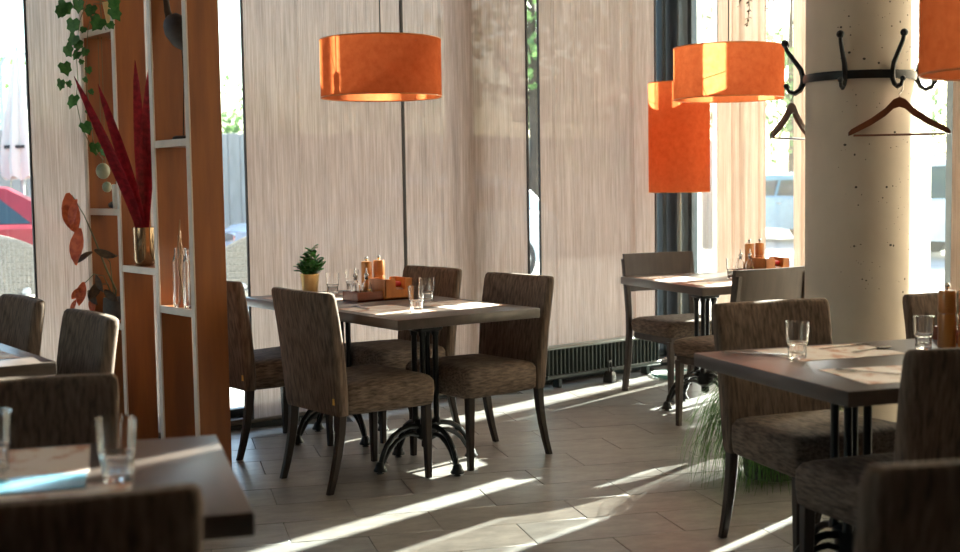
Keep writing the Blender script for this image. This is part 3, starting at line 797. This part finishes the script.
def hanger(a, rz, lab, s=1.0):
    hx, hy, hz = CX+(CRAD+.062)*math.cos(a), CY+(CRAD+.062)*math.sin(a), zr-.047
    t = thing('coat_hanger', lab, 'hanger', (hx, hy, hz), rz, 'wooden coat hangers'); t.scale = (s, s, s)
    D = -.065
    sh = []
    for x, z, w_ in ((-.218, -.150, .012), (-.205, -.138, .020), (-.12, -.092, .024), (-.06, -.050, .028), (-.025, -.014, .032), (0, -.004, .034), (.025, -.014, .032), (.06, -.050, .028), (.12, -.092, .024), (.205, -.138, .020), (.218, -.150, .012)):
        sh.append([(x, -.008, z+D-w_), (x, .008, z+D-w_), (x, .008, z+D+w_*.3), (x, -.008, z+D+w_*.3)])
    b = obj('shoulder_bar', MB().loft(sh), 'hangerwood', t)
    obj('trouser_bar', MB().tube([(-.195, 0, -.160+D), (.195, 0, -.160+D)], .005, 8), 'hangerwood', t)
    obj('wire_hook', MB().tube([(0, 0, D-.01), (0, 0, D+.02), (.012, 0, D+.032), (.017, 0, D+.046), (.010, 0, D+.062), (-.003, 0, D+.066), (-.012, 0, D+.058)], .0022, 6), 'steel', t)
hanger(hang['b'], AZ*-1 + R(-8), 'dark wooden coat hanger on the face of the concrete column')
hanger(hang['l'], -AZ + R(52), 'wooden coat hanger on the window side of the column, seen edge-on')

# hanging plant strands near the pendant by the corner
hp0 = U(757, -40, dep=6.6)
hp = thing('hanging_plant', 'trailing plant hanging above the orange pendant by the corner', 'plant', (hp0.x, hp0.y, hp0.z+.25))
obj('hanging_pot', MB().lathe([(.05, -.12), (.08, -.10), (.10, 0), (.10, .02), (.09, .02), (.085, 0)], 18), 'pot', hp)
for k in range(3): 
    a = k*2.094; obj('hanging_wire', MB().tube([(.095*math.cos(a), .095*math.sin(a), .01), (0, 0, .35)], .0015, 4), 'iron', hp)
obj('ceiling_wire', MB().tube([(0, 0, .35), (0, 0, ZC-hp0.z-.25)], .0015, 4), 'iron', hp)
sm = MB().loft([[(.022*t, s*wd, 0) for s in (-1, 1)] for t, wd in ((0, .001), (.5, .006), (1, .001))], False, False, False).mesh('leaf', 80)
for k, (dx, ln) in enumerate(((-.055, .42), (-.03, .53), (.035, .46), (.06, .40), (0, .30))):
    a = rnd.uniform(0, 6.28); o3 = CR*dx
    path = [Vector((o3.x*.9, o3.y*.9, 0)), Vector((o3.x*1.5, o3.y*1.5, -.06))] + [Vector((o3.x*1.6+rnd.uniform(-.008, .008), o3.y*1.6+rnd.uniform(-.008, .008), -.06-ln*(q+1)/6)) for q in range(6)]
    st = obj('strand', MB().tube(path, .0018, 5), 'stem', hp)
    lf = MB()
    for q in range(60):
        t_ = rnd.uniform(.15, 1)*(len(path)-1); i = min(int(t_), len(path)-2); pt = path[i].lerp(path[i+1], t_-i)
        lf.add([v.co for v in sm.vertices], [tuple(pl.vertices) for pl in sm.polygons], Matrix.Translation(pt) @ Euler((rnd.uniform(-.6, .6), rnd.uniform(.2, 1.2), rnd.uniform(0, 6.28))).to_matrix().to_4x4())
    o = obj('foliage', lf, 'darkleaf', st, angle=80); o['kind'] = 'stuff'

# feathery plant on the floor by the column
fp = U(742, 486, z=0)
fx, fy = fp.x+.24, fp.y+.03
t = thing('feathery_plant', 'feathery green grass plant in a dark pot at the foot of the column', 'plant', (fx, fy, 0))
obj('dark_pot', MB().lathe([(.11, 0), (.12, .01), (.15, .25), (.155, .27), (.14, .27), (.135, .24)], 20), 'pot', t)
gr = MB()
for k in range(1300):
    a = rnd.uniform(0, 6.28); out = rnd.uniform(.08, .34); h = rnd.uniform(.04, .24)
    r0 = rnd.uniform(0, .12); c_, s_ = math.cos(a), math.sin(a)
    endz = max(.004, rnd.uniform(-.15, .34)); n_ = Vector((-s_, c_, 0)); b_ = rnd.uniform(-.07, .07)
    path = [(r0*c_, r0*s_, .25), ((r0+out*.35)*c_, (r0+out*.35)*s_, .25+h), ((r0+out*.75)*c_, (r0+out*.75)*s_, .25+h*.5), ((r0+out*.95)*c_, (r0+out*.95)*s_, (endz+.25)*.5), ((r0+out)*c_, (r0+out)*s_, endz)]
    path = [Vector(p_)+n_*b_*(q/4)**2+Vector((rnd.gauss(0, .008), rnd.gauss(0, .008), 0)) for q, p_ in enumerate(path)]
    for p_ in path: p_.z = max(.003, p_.z)
    wd = .0021
    gr.loft([[p_+n_*w_, p_-n_*w_] for p_, w_ in zip(path, (wd, wd*1.2, wd, wd*.8, .0005))], False, False, False)
    for q in range(9):       # fine side shoots
        u_ = rnd.uniform(1, 3.9); i = int(u_); p0 = path[i].lerp(path[i+1], u_-i); d_ = Vector((rnd.gauss(0, .016), rnd.gauss(0, .016), rnd.gauss(0, .012)))
        p1 = p0+d_; p1.z = max(.003, p1.z)
        gr.add([p0, p0+n_*.0016, p1], [(0, 1, 2)])
o = obj('foliage', gr, 'grass', t, angle=80); o['kind'] = 'stuff'

# ------------------------------------------------------------------ shelf divider
DX, DD = 2.42, .148
by = [4.965, 5.315, 5.715, 6.095]
dv = thing('shelf_divider', 'brown wooden shelf divider with pale edges standing across from the window', 'shelf', (DX+DD/2, 5.53, 0))
def dloc(mb): mb.v = [(p[0]-DX-DD/2, p[1]-5.53, p[2]) for p in mb.v]; return mb
for y in by:
    b_ = obj('upright_board', dloc(MB().box((DX+DD/2, y, ZC/2), (DD, .028, ZC-.01), .001)), 'boards', dv)
    obj('edge_band', dloc(MB().box((DX-.004, y-.002, ZC/2), (.008, .034, ZC-.01), .001)), 'edge', b_)
shelves = []
def shelf(i, z, lab=None):
    y0_, y1_ = by[i]+.014, by[i+1]-.014
    b_ = obj('shelf_board', dloc(MB().box((DX+DD/2, (y0_+y1_)/2, z-.014), (DD, y1_-y0_, .028), .001)), 'boards', dv)
    obj('edge_band', dloc(MB().box((DX-.003, (y0_+y1_)/2, z-.014), (.006, y1_-y0_-.004, .032), .001)), 'edge', b_)
    return z
zA = shelf(2, U(103, 27, x=DX).z)      # top left bay
zB = shelf(0, U(172, 140, x=DX).z)
zC_ = shelf(2, U(105, 209, x=DX).z)
zD = shelf(1, U(140, 267, x=DX).z)
zE = shelf(0, U(177, 308, x=DX).z)
zF = shelf(2, U(122, 324, x=DX).z)
shelf(0, .15); shelf(2, .12); shelf(1, 2.45); shelf(0, 2.5); shelf(2, 2.9); shelf(1, 3.2)

# gold vase with crimson blade leaves
vx = DX+.058; vy = U(145, 250, x=vx).y
t = thing('gold_vase', 'smoked gold cylinder vase standing on the divider shelf', 'vase', (vx, vy, zD))
obj('vase_body', MB().lathe([(.025, 0), (.042, .006), (.052, .03), (.053, .18), (.050, .18), (.049, .03), (.03, .012)], 28), 'goldglass', t)
cp = thing('crimson_plant', 'tall crimson blade leaves standing in the gold vase', 'plant', (vx, vy, zD+.015))
tips = [(74, 76), (98, 84), (135, 60), (149, 66), (88, 108), (152, 104)]
for k, (px, py) in enumerate(tips):
    tip = U(px, py, x=(DX-.25, DX-.22, DX-.02, DX+.03, DX-.27, DX+.06)[k])
    b0 = Vector((rnd.uniform(-.012, .012), rnd.uniform(-.012, .012), .0)); tp_ = tip-cp.location
    mid1 = b0 + Vector((0, 0, .20)); mid2 = b0.lerp(tp_, .62)+Vector((0, 0, .06))
    sd_ = CR.copy(); nrm = CF.copy()
    rg_ = []
    for q in range(11):
        u_ = q/10; P_ = (b0*(1-u_)**3 + mid1*3*u_*(1-u_)**2 + mid2*3*u_*u_*(1-u_) + tp_*u_**3)
        w_ = .006+.024*math.sin(PI*min(1, u_**1.25*.97+.03))*(1-.2*u_); w_ = max(.0012, w_ if u_ < .98 else .0012)
        rg_.append([P_-sd_*w_, P_+nrm*w_*.45, P_+sd_*w_])
    obj('blade_leaf', MB().loft(rg_, False, False, False), 'redleaf', cp, angle=80)

# glass bottle pair with twigs
for k, (yy, lab) in enumerate(((U(181, 280, x=DX+.05).y, 'clear square glass bottle with dried twigs on the lower divider shelf'), (U(191.5, 280, x=DX+.05).y, 'clear square glass bottle beside the one with dried twigs'))):
    t = thing('glass_bottle', lab, 'bottle', (DX+.05, yy, zE), 0, 'clear glass bottles on the divider')
    obj('bottle_glass', MB().loft([rrect(.058, .058, .01, 2, 0, 0, 0), rrect(.062, .062, .012, 2, 0, 0, .01), rrect(.062, .062, .012, 2, 0, 0, .20), rrect(.05, .05, .02, 2, 0, 0, .235), rrect(.05, .05, .02, 2, 0, 0, .26),
                                  rrect(.044, .044, .018, 2, 0, 0, .26), rrect(.044, .044, .018, 2, 0, 0, .235), rrect(.056, .056, .01, 2, 0, 0, .198), rrect(.054, .054, .01, 2, 0, 0, .012)]), 'glass', t)
    tw = thing('dried_twigs', 'bundle of knobbly dried twigs in the glass bottle' + (' with the taller sprig' if k == 0 else ' on the column side'), 'twigs', (DX+.05, yy, zE+.015), 0, 'dried twigs in bottles')
    for q in range(4 if k == 0 else 3):
        dx_, dy_ = rnd.uniform(-.014, .014), rnd.uniform(-.014, .014); hh = (.37, .30, .27, .29)[q] if k == 0 else (.28, .25, .27)[q]
        obj('twig', MB().tube([(dx_, dy_, 0), (dx_*-.3, dy_*.4, .12), (dx_*-.6, dy_*-.9, .24), (dx_*-.6+rnd.uniform(-.01, .01), dy_-.02*(q == 0), hh)], [.005, .0045, .004, .003], 6)
            .tube([(dx_*-.5, dy_*-.8, .22), (dx_*-.5+.01, dy_*-.8+.025, .26+.02*q)], [.003, .002], 5), 'twig', tw)

# wooden heron
t = thing('wooden_heron', 'dark carved wooden wading bird on thin legs on the divider shelf', 'figurine', (DX+.06, 5.125, zB))
obj('stand', MB().lathe([(.055, 0), (.055, .012), (.045, .018)], 18), 'birdwood', t)
zz = U(172, 33, x=DX+.06).z - zB
sec = []
for q in range(13):
    u_ = q/12; yy = .125-.27*u_; rz_ = .085*math.sin(PI*min(1, .08+u_*.92))**.75*(1-.35*u_)+.002; cz_ = zz+.03-.13*u_**1.5
    sec.append([(rz_*.8*math.cos(2*PI*j/12), yy, cz_+rz_*math.sin(2*PI*j/12)) for j in range(12)])
bd = obj('body', MB().loft(sec), 'birdwood', t)
obj('neck', MB().tube([(0, .10, zz+.04), (0, .135, zz+.10), (0, .15, zz+.17), (0, .14, zz+.25), (0, .11, zz+.28), (0, .04, zz+.275)], [.022, .015, .012, .012, .018, .003], 10), 'birdwood', t)
for s in (-1, 1): obj('leg', MB().tube([(s*.018, -.03, zz-.05), (s*.018, -.045, zz*.55), (s*.018, -.02, .015)], .003, 6), 'birdwood', t)

# top pot with ivy
iy = 5.86; ipz = zA
t = thing('brass_pot', 'ribbed brass pot on the upper divider shelf holding the ivy', 'pot', (DX+.075, iy, ipz))
obj('pot_body', MB().lathe([(.035, 0), (.04, .004), (.058, .11), (.062, .12), (.055, .12), (.05, .105)], 20), 'gold', t)
ivm = MB(); out = [(0, -.002), (.014, -.012), (.03, -.022), (.028, -.006), (.045, -.004), (.040, .010), (.034, .016), (.022, .024), (.018, .03)]
pts = [(0, 0), (-.010, -.014), (.004, -.030), (.020, -.024), (.036, -.026), (.042, -.012), (.060, 0), (.042, .012), (.036, .026), (.020, .024), (.004, .030), (-.010, .014)]
ivm.add([(.016, 0, .003)]+[(x, y, -.12*abs(y)) for x, y in pts], [(0, i+1, (i+1) % len(pts)+1) for i in range(len(pts))])
ivme = ivm.mesh('leaf', 80)
iv = thing('trailing_ivy', 'green ivy trailing down the pale side of the shelf divider', 'plant', (DX+.07, iy, ipz+.11))
def vine(pix, leaves, x=DX-.03, m='ivy'):
    wp = [UX(a, b, x) for a, b in pix]
    st = obj('vine', MB().tube([p-iv.location for p in ([Vector((DX+.06, iy, ipz+.115)), Vector((DX-.02, wp[0].y, wp[0].z+.03))]+wp)], .0022, 5), 'stem', iv)
    for px, py, s in leaves:
        q = UX(px, py, x-.012+rnd.uniform(-.01, .01), 6.035)-iv.location
        a = rnd.uniform(-.7, .7)
        rot = (Matrix((-CF, CR*math.cos(a)-CU*math.sin(a), CR*math.sin(a)+CU*math.cos(a))).transposed()).to_euler()
        base = Matrix((-(CU), CR, -CF)).transposed()      # local x down the image, z to viewer
        rr2 = (base @ Euler((rnd.uniform(-.5, .5), rnd.uniform(-.5, .5), a)).to_matrix()).to_euler()
        lo = link('leaf', ivme, m, st, q + CU*.02*s, rr2); lo.scale = (s, s, s)
vine([(86, 4), (80, 20), (76, 50), (78, 80), (76, 100), (82, 128), (88, 140), (92, 150)],
     [(66, 8, 1.3), (73, 25, 1.25), (62, 12, 1.0), (78, 5, 1.1), (75, 40, 1.1), (66, 51, 1.2), (78, 45, .9), (64, 68, 1.1), (61, 84, .9), (68, 84, .6), (74, 101, 1.2), (78, 55, .8), (84, 128, 1.1), (87, 112, .5)])
vine([(92, 10), (88, 30), (86, 60), (87, 90), (90, 110), (93, 140), (97, 152), (104, 160)],
     [(88, 12, .7), (84, 30, .6), (86, 52, .7), (82, 62, .5), (88, 70, .6), (84, 80, .5), (90, 92, .5), (95, 148, 1.0), (103, 152, .7), (89, 110, .6)])
vine([(100, 4), (102, 22), (106, 30)], [(101, 24, 1.2), (92, 10, 1.0), (112, 14, 1.1), (114, 4, 1.0), (94, 20, .9), (109, 26, .7)])
# pale green ornaments, candle
for k, (px, py, rr_, lab) in enumerate(((103, 171, .034, 'larger pale green glass bauble hanging over the middle divider shelf'), (107, 187, .023, 'smaller pale green glass bauble hanging below the larger one'))):
    c = U(px, py, x=DX+.02+.03*k)
    t = thing('glass_bauble', lab, 'bauble', (c.x, c.y, c.z), 0, 'green glass baubles')
    obj('bauble_body', MB().lathe([(rr_*math.sin(PI*q/10)+1e-4, -rr_*1.15*math.cos(PI*q/10)) for q in range(11)], 16), 'ornament', t)
    obj('cord', MB().tube([(0, 0, rr_), (0, .01, rr_+.10), (0, .0, zA-.03-c.z)], .0012, 4), 'stem', t)
c = U(117, 206, x=DX+.06)
t = thing('pillar_candle', 'white candle on the middle divider shelf', 'candle', (DX+.06, c.y+.01, zC_))
obj('wax', MB().lathe([(.014, 0), (.015, .004), (.018, .115), (.014, .118)], 14), 'candle', t); obj('wick', MB().tube([(0, 0, .117), (0, .002, .13)], .001, 4), 'black', t)
o = obj('dark_stone', MB().lathe([(.01, 0), (.028, .006), (.032, .02), (.02, .032), (.002, .035)], 12), 'pot', None, (DX+.08, c.y+.075, zC_+.001)); tag(o, 'dark rounded stone beside the white candle', 'stone')

# rust-leaf plant in stone pot
rp = thing('stone_pot', 'rough dark stone pot on the lowest divider shelf', 'pot', (DX+.065, U(114, 300, x=DX+.062).y, zF))
obj('pot_body', MB().lathe([(.035, 0), (.05, .005), (.058, .05), (.055, .105), (.05, .11), (.044, .09)], 18), 'pot', rp)
rl = thing('rust_leaf_plant', 'arching plant with rust-red leaves reaching out of the stone pot', 'plant', (DX+.065, U(114, 300, x=DX+.062).y, zF+.09))
st_pts = [U(116, 290, x=DX+.04), U(106, 268, x=DX), UX(95, 240, DX-.06), UX(84, 215, DX-.10), UX(72, 195, DX-.12)]
st = obj('stem', MB().tube([Vector((0, 0, 0))]+[p-rl.location for p in st_pts], [.006, .005, .005, .004, .003, .002], 6), 'stem', rl)
bl = MB()
nn = 7
rg_ = []
for q in range(nn):
    u_ = q/(nn-1); w_ = .034*math.sin(PI*min(1, .06+u_*.94))**.8+.001; rg_.append([(.15*u_, -w_, .012*math.sin(3*u_)), (.15*u_, -w_*.5, -.004+.012*math.sin(3*u_)), (.15*u_, 0, -.010+.012*math.sin(3*u_)), (.15*u_, w_*.5, -.004), (.15*u_, w_, .004)])
blm = bl.loft(rg_, False, False, False).mesh('leaf', 80)
dkm = blm.copy()
base = Matrix((-(CU), CR, -CF)).transposed()
for px, py, s, a, tilt, mm in ((68, 193, 1.35, .15, .3, 'rustleaf'), (76, 199, .95, -.1, .7, 'rustleaf'), (80, 228, 1.2, -.1, .5, 'rustleaf'), (66, 205, .9, .3, -.5, 'rustleaf'),
                               (94, 250, .75, 1.3, .8, 'darkleaf'), (92, 252, .7, -1.0, .9, 'darkleaf'), (84, 282, .8, -.2, .3, 'rustleaf'), (76, 300, .45, -.4, .6, 'rustleaf'),
                               (96, 275, .6, .4, .6, 'darkleaf'), (100, 282, .7, -.5, -.4, 'darkleaf'), (88, 290, .6, .6, .4, 'darkleaf'), (104, 290, .6, .9, .3, 'darkleaf'), (80, 288, .5, -.7, -.3, 'rustleaf'), (92, 296, .6, .1, .4, 'rustleaf')):
    q = UX(px, py, DX-.10+.12*max(0, (py-230)/70)-rnd.uniform(0, .04), 6.02)-rl.location
    lo = link('leaf', blm if mm == 'rustleaf' else dkm, mm, st, q, (base @ Euler((tilt, rnd.uniform(-.3, .3), a)).to_matrix()).to_euler()); lo.scale = (s, s, s)
for pth in ([(116, 292), (104, 276), (94, 274), (84, 284)], [(116, 294), (108, 284), (98, 284), (90, 296)], [(117, 292), (110, 262), (98, 248)]):
    obj('stem', MB().tube([Vector((0, 0, 0))]+[U(a, b, x=DX-.02)-rl.location for a, b in pth[1:]], .0025, 5), 'stem', rl)

# ------------------------------------------------------------------ outdoors
GZ = -.02
g = struct('ground', MB().box((25, 25, GZ-.1), (140, 140, .2)).box((0, 0, GZ-.1), (.1, .1, .1)), 'asphalt'); g['label'] = 'pale pavement outside'
def car(loc, rz, paint, lab, suv=False):
    t = thing('parked_car', lab, 'car', loc, rz, 'parked cars')
    H = 1.45 if not suv else 1.65; W = 1.78; Lc = 4.35
    lower = [(-2.15, .30), (-2.17, .55), (-2.10, .80), (-1.95, .88), (-.95, .96), (.2, .99), (1.6, .98), (2.08, .92), (2.15, .70), (2.17, .45), (2.12, .30)]
    secs = []
    for y, s in ((-W/2, .93), (-W/2+.05, 1.0), (-W/2+.25, 1.01), (W/2-.25, 1.01), (W/2-.05, 1.0), (W/2, .93)):
        secs.append([(x*(.985 if abs(y) == W/2 else 1), y, .30+(z-.30)*s) for x, z in lower])
    obj('car_body', MB().loft(secs), paint, t, angle=30)
    cab = [(-.98, .95), (-.40, H-.09), (-.10, H-.02), (.7, H), (1.45, H-.06), (1.75, H-.22), (2.0, .96)]
    if suv: cab = [(-.98, .95), (-.45, H-.09), (-.15, H-.02), (.8, H), (1.7, H-.05), (1.95, H-.2), (2.08, .96)]
    secs = []
    for f in (-1, -.94, 0, .94, 1):
        secs.append([(x*(.97 if abs(f) == 1 else 1), f*(W/2-.06-.17*(z-.95)/(H-.95)), z-(.02 if abs(f) == 1 and z > 1.1 else 0)) for x, z in cab])
    obj('cabin', MB().loft(secs), paint, t, angle=30)
    def wy(z, s): return s*(W/2-.06-.17*(z-.95)/(H-.95)+.006)
    zt_ = H-.13
    for s in (-1, 1):
        for q in ([(-.72, .99), (-.33, zt_), (.32, zt_), (.32, .99)], [(.40, .99), (.40, zt_), (1.28, zt_-.02), (1.62, .99)]):
            obj('side_window', MB().loft([[(x, wy(z, s)-s*.01, z) for x, z in q], [(x, wy(z, s), z) for x, z in q]]), 'carglass', t)
        for x in (-1.32, 1.32):
            wl = obj('wheel', MB().lathe([(.20, -.1), (.31, -.1), (.33, -.07), (.33, .07), (.31, .1), (.20, .1)], 22, mtx=Matrix.Translation((x, s*(W/2-.09), .33)) @ Matrix.Rotation(R(90), 4, 'X')), 'tyre', t)
            obj('hub_cap', MB().lathe([(.02, s*-.085), (.21, s*-.105), (.21, s*-.09)] if s > 0 else [(.02, .085), (.21, .105), (.21, .09)], 18, mtx=Matrix.Translation((x, s*(W/2-.09), .33)) @ Matrix.Rotation(R(90), 4, 'X')), 'steel', wl)
        obj('mirror', MB().box((-.62, s*(W/2+.06), 1.0), (.10, .16, .11), .03, seg=2), paint, t)
        obj('door_handle', MB().box((.18, s*(W/2+.005), .84), (.16, .03, .03), .008), 'steel', t)
        obj('headlamp', MB().box((-2.06, s*.62, .72), (.16, .34, .13), .03, seg=2), 'steel', t)
        obj('tail_lamp', MB().box((2.09, s*.66, .78), (.12, .30, .16), .03, seg=2), 'redpack', t)
        obj('roof_rail', MB().tube([(-.2, s*.50, H-.03), (-.1, s*.50, H+.035), (1.3, s*.5, H+.02), (1.4, s*.5, H-.05)], .014, 6), 'steel', t)
    obj('windscreen', MB().loft([[(-.93, -.66, 1.01), (-.93, .66, 1.01), (-.45, .56, H-.10), (-.45, -.56, H-.10)], [(-.95, -.66, 1.02), (-.95, .66, 1.02), (-.47, .56, H-.09), (-.47, -.56, H-.09)]]), 'carglass', t)
    obj('number_plate', MB().box((-2.19, 0, .5), (.02, .5, .11)), 'white', t)
car((3.2, 14.6, GZ), 0, 'red_car', 'red parked car outside behind the woven chair')
car((9.55, 13.6, GZ), 0, 'silver_car', 'pale silver parked car outside beyond the blinds')
car((19.5, 11.3, GZ), R(80), 'white_car', 'white parked car outside beside the column', True)
car((22.5, 16.5, GZ), R(80), 'blue_car', 'blue parked car outside beyond the corner window')
for k in range(9):
    o = obj('road_stripe', MB().box((0, 0, 0), (2.6, .35, .012), .003), 'stripe', None, (13.5+.1*k, 7.2+.85*k, GZ+.006), (0, 0, R(15))); tag(o, 'painted white crossing stripe on the pavement outside the side windows', 'road marking', 'crossing stripes outside')

def rattan_proto():
    P = []
    P.append(('seat', MB().box((0, 0, .42), (.52, .54, .05), .015, seg=2).mesh('seat'), 'rattan', None))
    P.append(('seat_cushion', MB().box((0.01, 0, .47), (.48, .48, .06), .02, seg=2).mesh('seat_cushion'), 'white', None))
    shell = MB(); rg = []
    for k in range(25):
        a = R(50+260*k/24); hz = .62 + .27*max(0, math.cos((a-PI)*.62))**2.2
        rg.append([(.29*math.cos(a)*r, .31*math.sin(a)*r, z) for r, z in ((.97, .40), (1.03, .55), (1.10, hz-.04), (1.12, hz), (1.06, hz), (1.02, hz-.05), (.95, .55), (.90, .40))])
    P.append(('back_shell', shell.loft(rg).mesh('back_shell', 50), 'rattan', None))
    wv = MB()
    for k in range(48):
        a = R(52+256*k/47); hz = .62 + .27*max(0, math.cos((a-PI)*.62))**2.2
        wv.tube([(.29*math.cos(a)*r, .31*math.sin(a)*r, z) for r, z in ((.985, .40), (1.045, .55), (1.115, hz-.03))], .006, 4)
        wv.tube([(.29*math.cos(a)*r, .31*math.sin(a)*r, z) for r, z in ((.89, .40), (.94, .55), (1.015, hz-.05))], .006, 4)
    for zz_ in range(9):
        z = .43+.05*zz_
        for side in (0, 1):
            pth = []
            for k in range(25):
                a = R(50+260*k/24); hz = .62 + .27*max(0, math.cos((a-PI)*.62))**2.2
                zq = min(z, hz-.03); r = ((.97+.13*(zq-.40)/(hz-.4)+.015) if side == 0 else (.90+.12*(zq-.40)/(hz-.4)-.01)); pth.append((.29*math.cos(a)*r, .31*math.sin(a)*r, zq))
            wv.tube(pth, .006, 4)
    P.append(('weave', wv.mesh('weave'), 'rattan', 2))
    for sx in (-1, 1):
        for sy in (-1, 1):
            P.append(('leg', MB().tube([(sx*.21, sy*.22, .41), (sx*.24, sy*.24, 0)], [.02, .015], 8).mesh('leg'), 'rattan', None))
    return P
RT = rattan_proto()
rg2 = 'woven rattan terrace chairs outside'
for px, dep, rz, lab in ((14, 10.6, 40, 'woven rattan chair outside in front of the red car'), (-60, 11.3, 120, 'woven rattan chair outside past the red car bonnet'), (240, 10.8, 110, 'woven rattan chair outside seen through the gap by the divider')):
    q = U(px, 240, dep=dep); stamp(RT, 'rattan_chair', lab, 'chair', (q.x, q.y, GZ), R(rz), rg2).scale = (1.1, 1.1, 1.12)
# terrace parasol, closed
q = U(20, 120, dep=15.5)
t = thing('closed_parasol', 'closed pale canvas parasol outside in front of the grey fence', 'parasol', (q.x, q.y, GZ))
obj('pole', MB().tube([(0, 0, .05), (0, 0, 3.1)], .025, 10), 'lampgrey', t)
obj('base', MB().lathe([(.3, 0), (.3, .05), (.06, .09)], 24), 'asphalt', t)
rg_ = []
for zz_, r_ in ((1.52, .19), (1.50, .22), (1.7, .23), (2.1, .19), (2.6, .11), (2.95, .05), (3.05, .03)):
    rg_.append([(r_*(1+.16*math.cos(8*2*PI*j/48))*math.cos(2*PI*j/48), r_*(1+.16*math.cos(8*2*PI*j/48))*math.sin(2*PI*j/48), zz_+.03*math.cos(8*2*PI*j/48)*(zz_ < 1.6)) for j in range(48)])
obj('canopy', MB().loft(rg_), 'canvas', t, angle=60)
obj('strap', MB().lathe([(.225, 1.86), (.225, 1.90)], 24, cap0=False, cap1=False), 'trim', t)
# street lamp
q = U(3, 120, dep=24)
t = thing('street_lamp', 'tall grey street lamp outside beyond the fence', 'street lamp', (q.x, q.y, GZ))
obj('pole', MB().tube([(0, 0, 0), (0, 0, 3.7), (0.1, 0, 3.88)], [.07, .05, .04], 10), 'lampgrey', t)
obj('arm', MB().tube([(.1, 0, 3.88), (.35, -.2, 3.93)], .03, 8), 'lampgrey', t); obj('lamp_head', MB().box((.42, -.26, 3.92), (.30, .14, .07), .02), 'lampgrey', t)
# slat fence
fz = 2.15
fc = thing('slat_fence', 'grey upright-board fence outside behind the parked cars', 'fence', (9, 17.0, GZ))
fpm = MB().box((0, 0, fz/2), (.19, .03, fz), .004).mesh('board')
for k in range(120):
    link('board', fpm, 'fencewood', fc, (-12+.2*k, rnd.uniform(-.006, .006), rnd.uniform(-.01, .01)))
for z in (.4, 1.8): obj('rail', MB().box((0, .05, z), (24.4, .06, .09)), 'fencewood', fc)
# trees
lq = [(-.5, -.3, 0), (.5, -.2, .1), (.4, .35, 0), (-.4, .3, .08)]
def tree(x, y, h, rx, lab, seed, n=1500):
    rg = random.Random(seed)
    t = thing('leafy_tree', lab, 'tree', (x, y, GZ), rg.uniform(0, 6), 'leafy trees outside')
    tr = obj('trunk', MB().tube([(0, 0, 0), (.05, .02, h*.3), (-.03, .05, h*.6), (0, 0, h*.9)], [.18, .14, .09, .03], 8)
             .tube([(.05, 0, h*.35), (rx*.5, .1, h*.6)], [.08, .03], 6).tube([(0, .05, h*.4), (-rx*.5, -.3, h*.65)], [.08, .03], 6), 'bark', t)
    mb = MB()
    cl = [(rg.uniform(-.7, .7)*rx, rg.uniform(-.7, .7)*rx, h*rg.uniform(.3, .85), rg.uniform(.35, .6)*rx) for _ in range(14)]
    for k in range(n):
        cx, cy, cz, cr_ = rg.choice(cl)
        v = Vector((rg.gauss(0, 1), rg.gauss(0, 1), rg.gauss(0, 1))).normalized()*cr_*rg.uniform(.6, 1.05)
        s = rg.uniform(.10, .24)
        mb.add([(a*s, b*s, c*s) for a, b, c in lq], [(0, 1, 2, 3)], Matrix.Translation((cx+v.x, cy+v.y, max(.3, cz+v.z*.8))) @ Euler((rg.uniform(0, 6), rg.uniform(0, 6), rg.uniform(0, 6))).to_matrix().to_4x4())
    o = obj('crown', mb, 'treeleaf', t, angle=80); o['kind'] = 'stuff'
for k, (px, dep, h, rx, lab) in enumerate(((-20, 32, 5.0, 2.2, 'leafy tree outside behind the street lamp and the red car'), (150, 44, 5.6, 2.2, 'leafy tree outside behind the shelf divider, beyond the fence'), (255, 40, 5.2, 2.2, 'leafy tree outside seen through the gap by the divider'), (385, 36, 5.4, 2.2, 'leafy tree outside beyond the pale silver car'),
        (535, 22, 6.6, 2.2, 'leafy tree outside filling the narrow gap between two blinds'), (650, 27, 6.2, 2.2, 'leafy tree outside behind the tall floor lamp'), (792, 34, 8, 2.3, 'leafy tree outside beyond the hooks on the column'), (925, 38, 7.6, 2.3, 'leafy tree outside beyond the white car'), (1090, 44, 7, 2.3, 'leafy tree outside past the white car, at the crossing'))):
    q = U(px, 183, dep=dep)
    tree(q.x, q.y, h, rx, lab, 50+k)
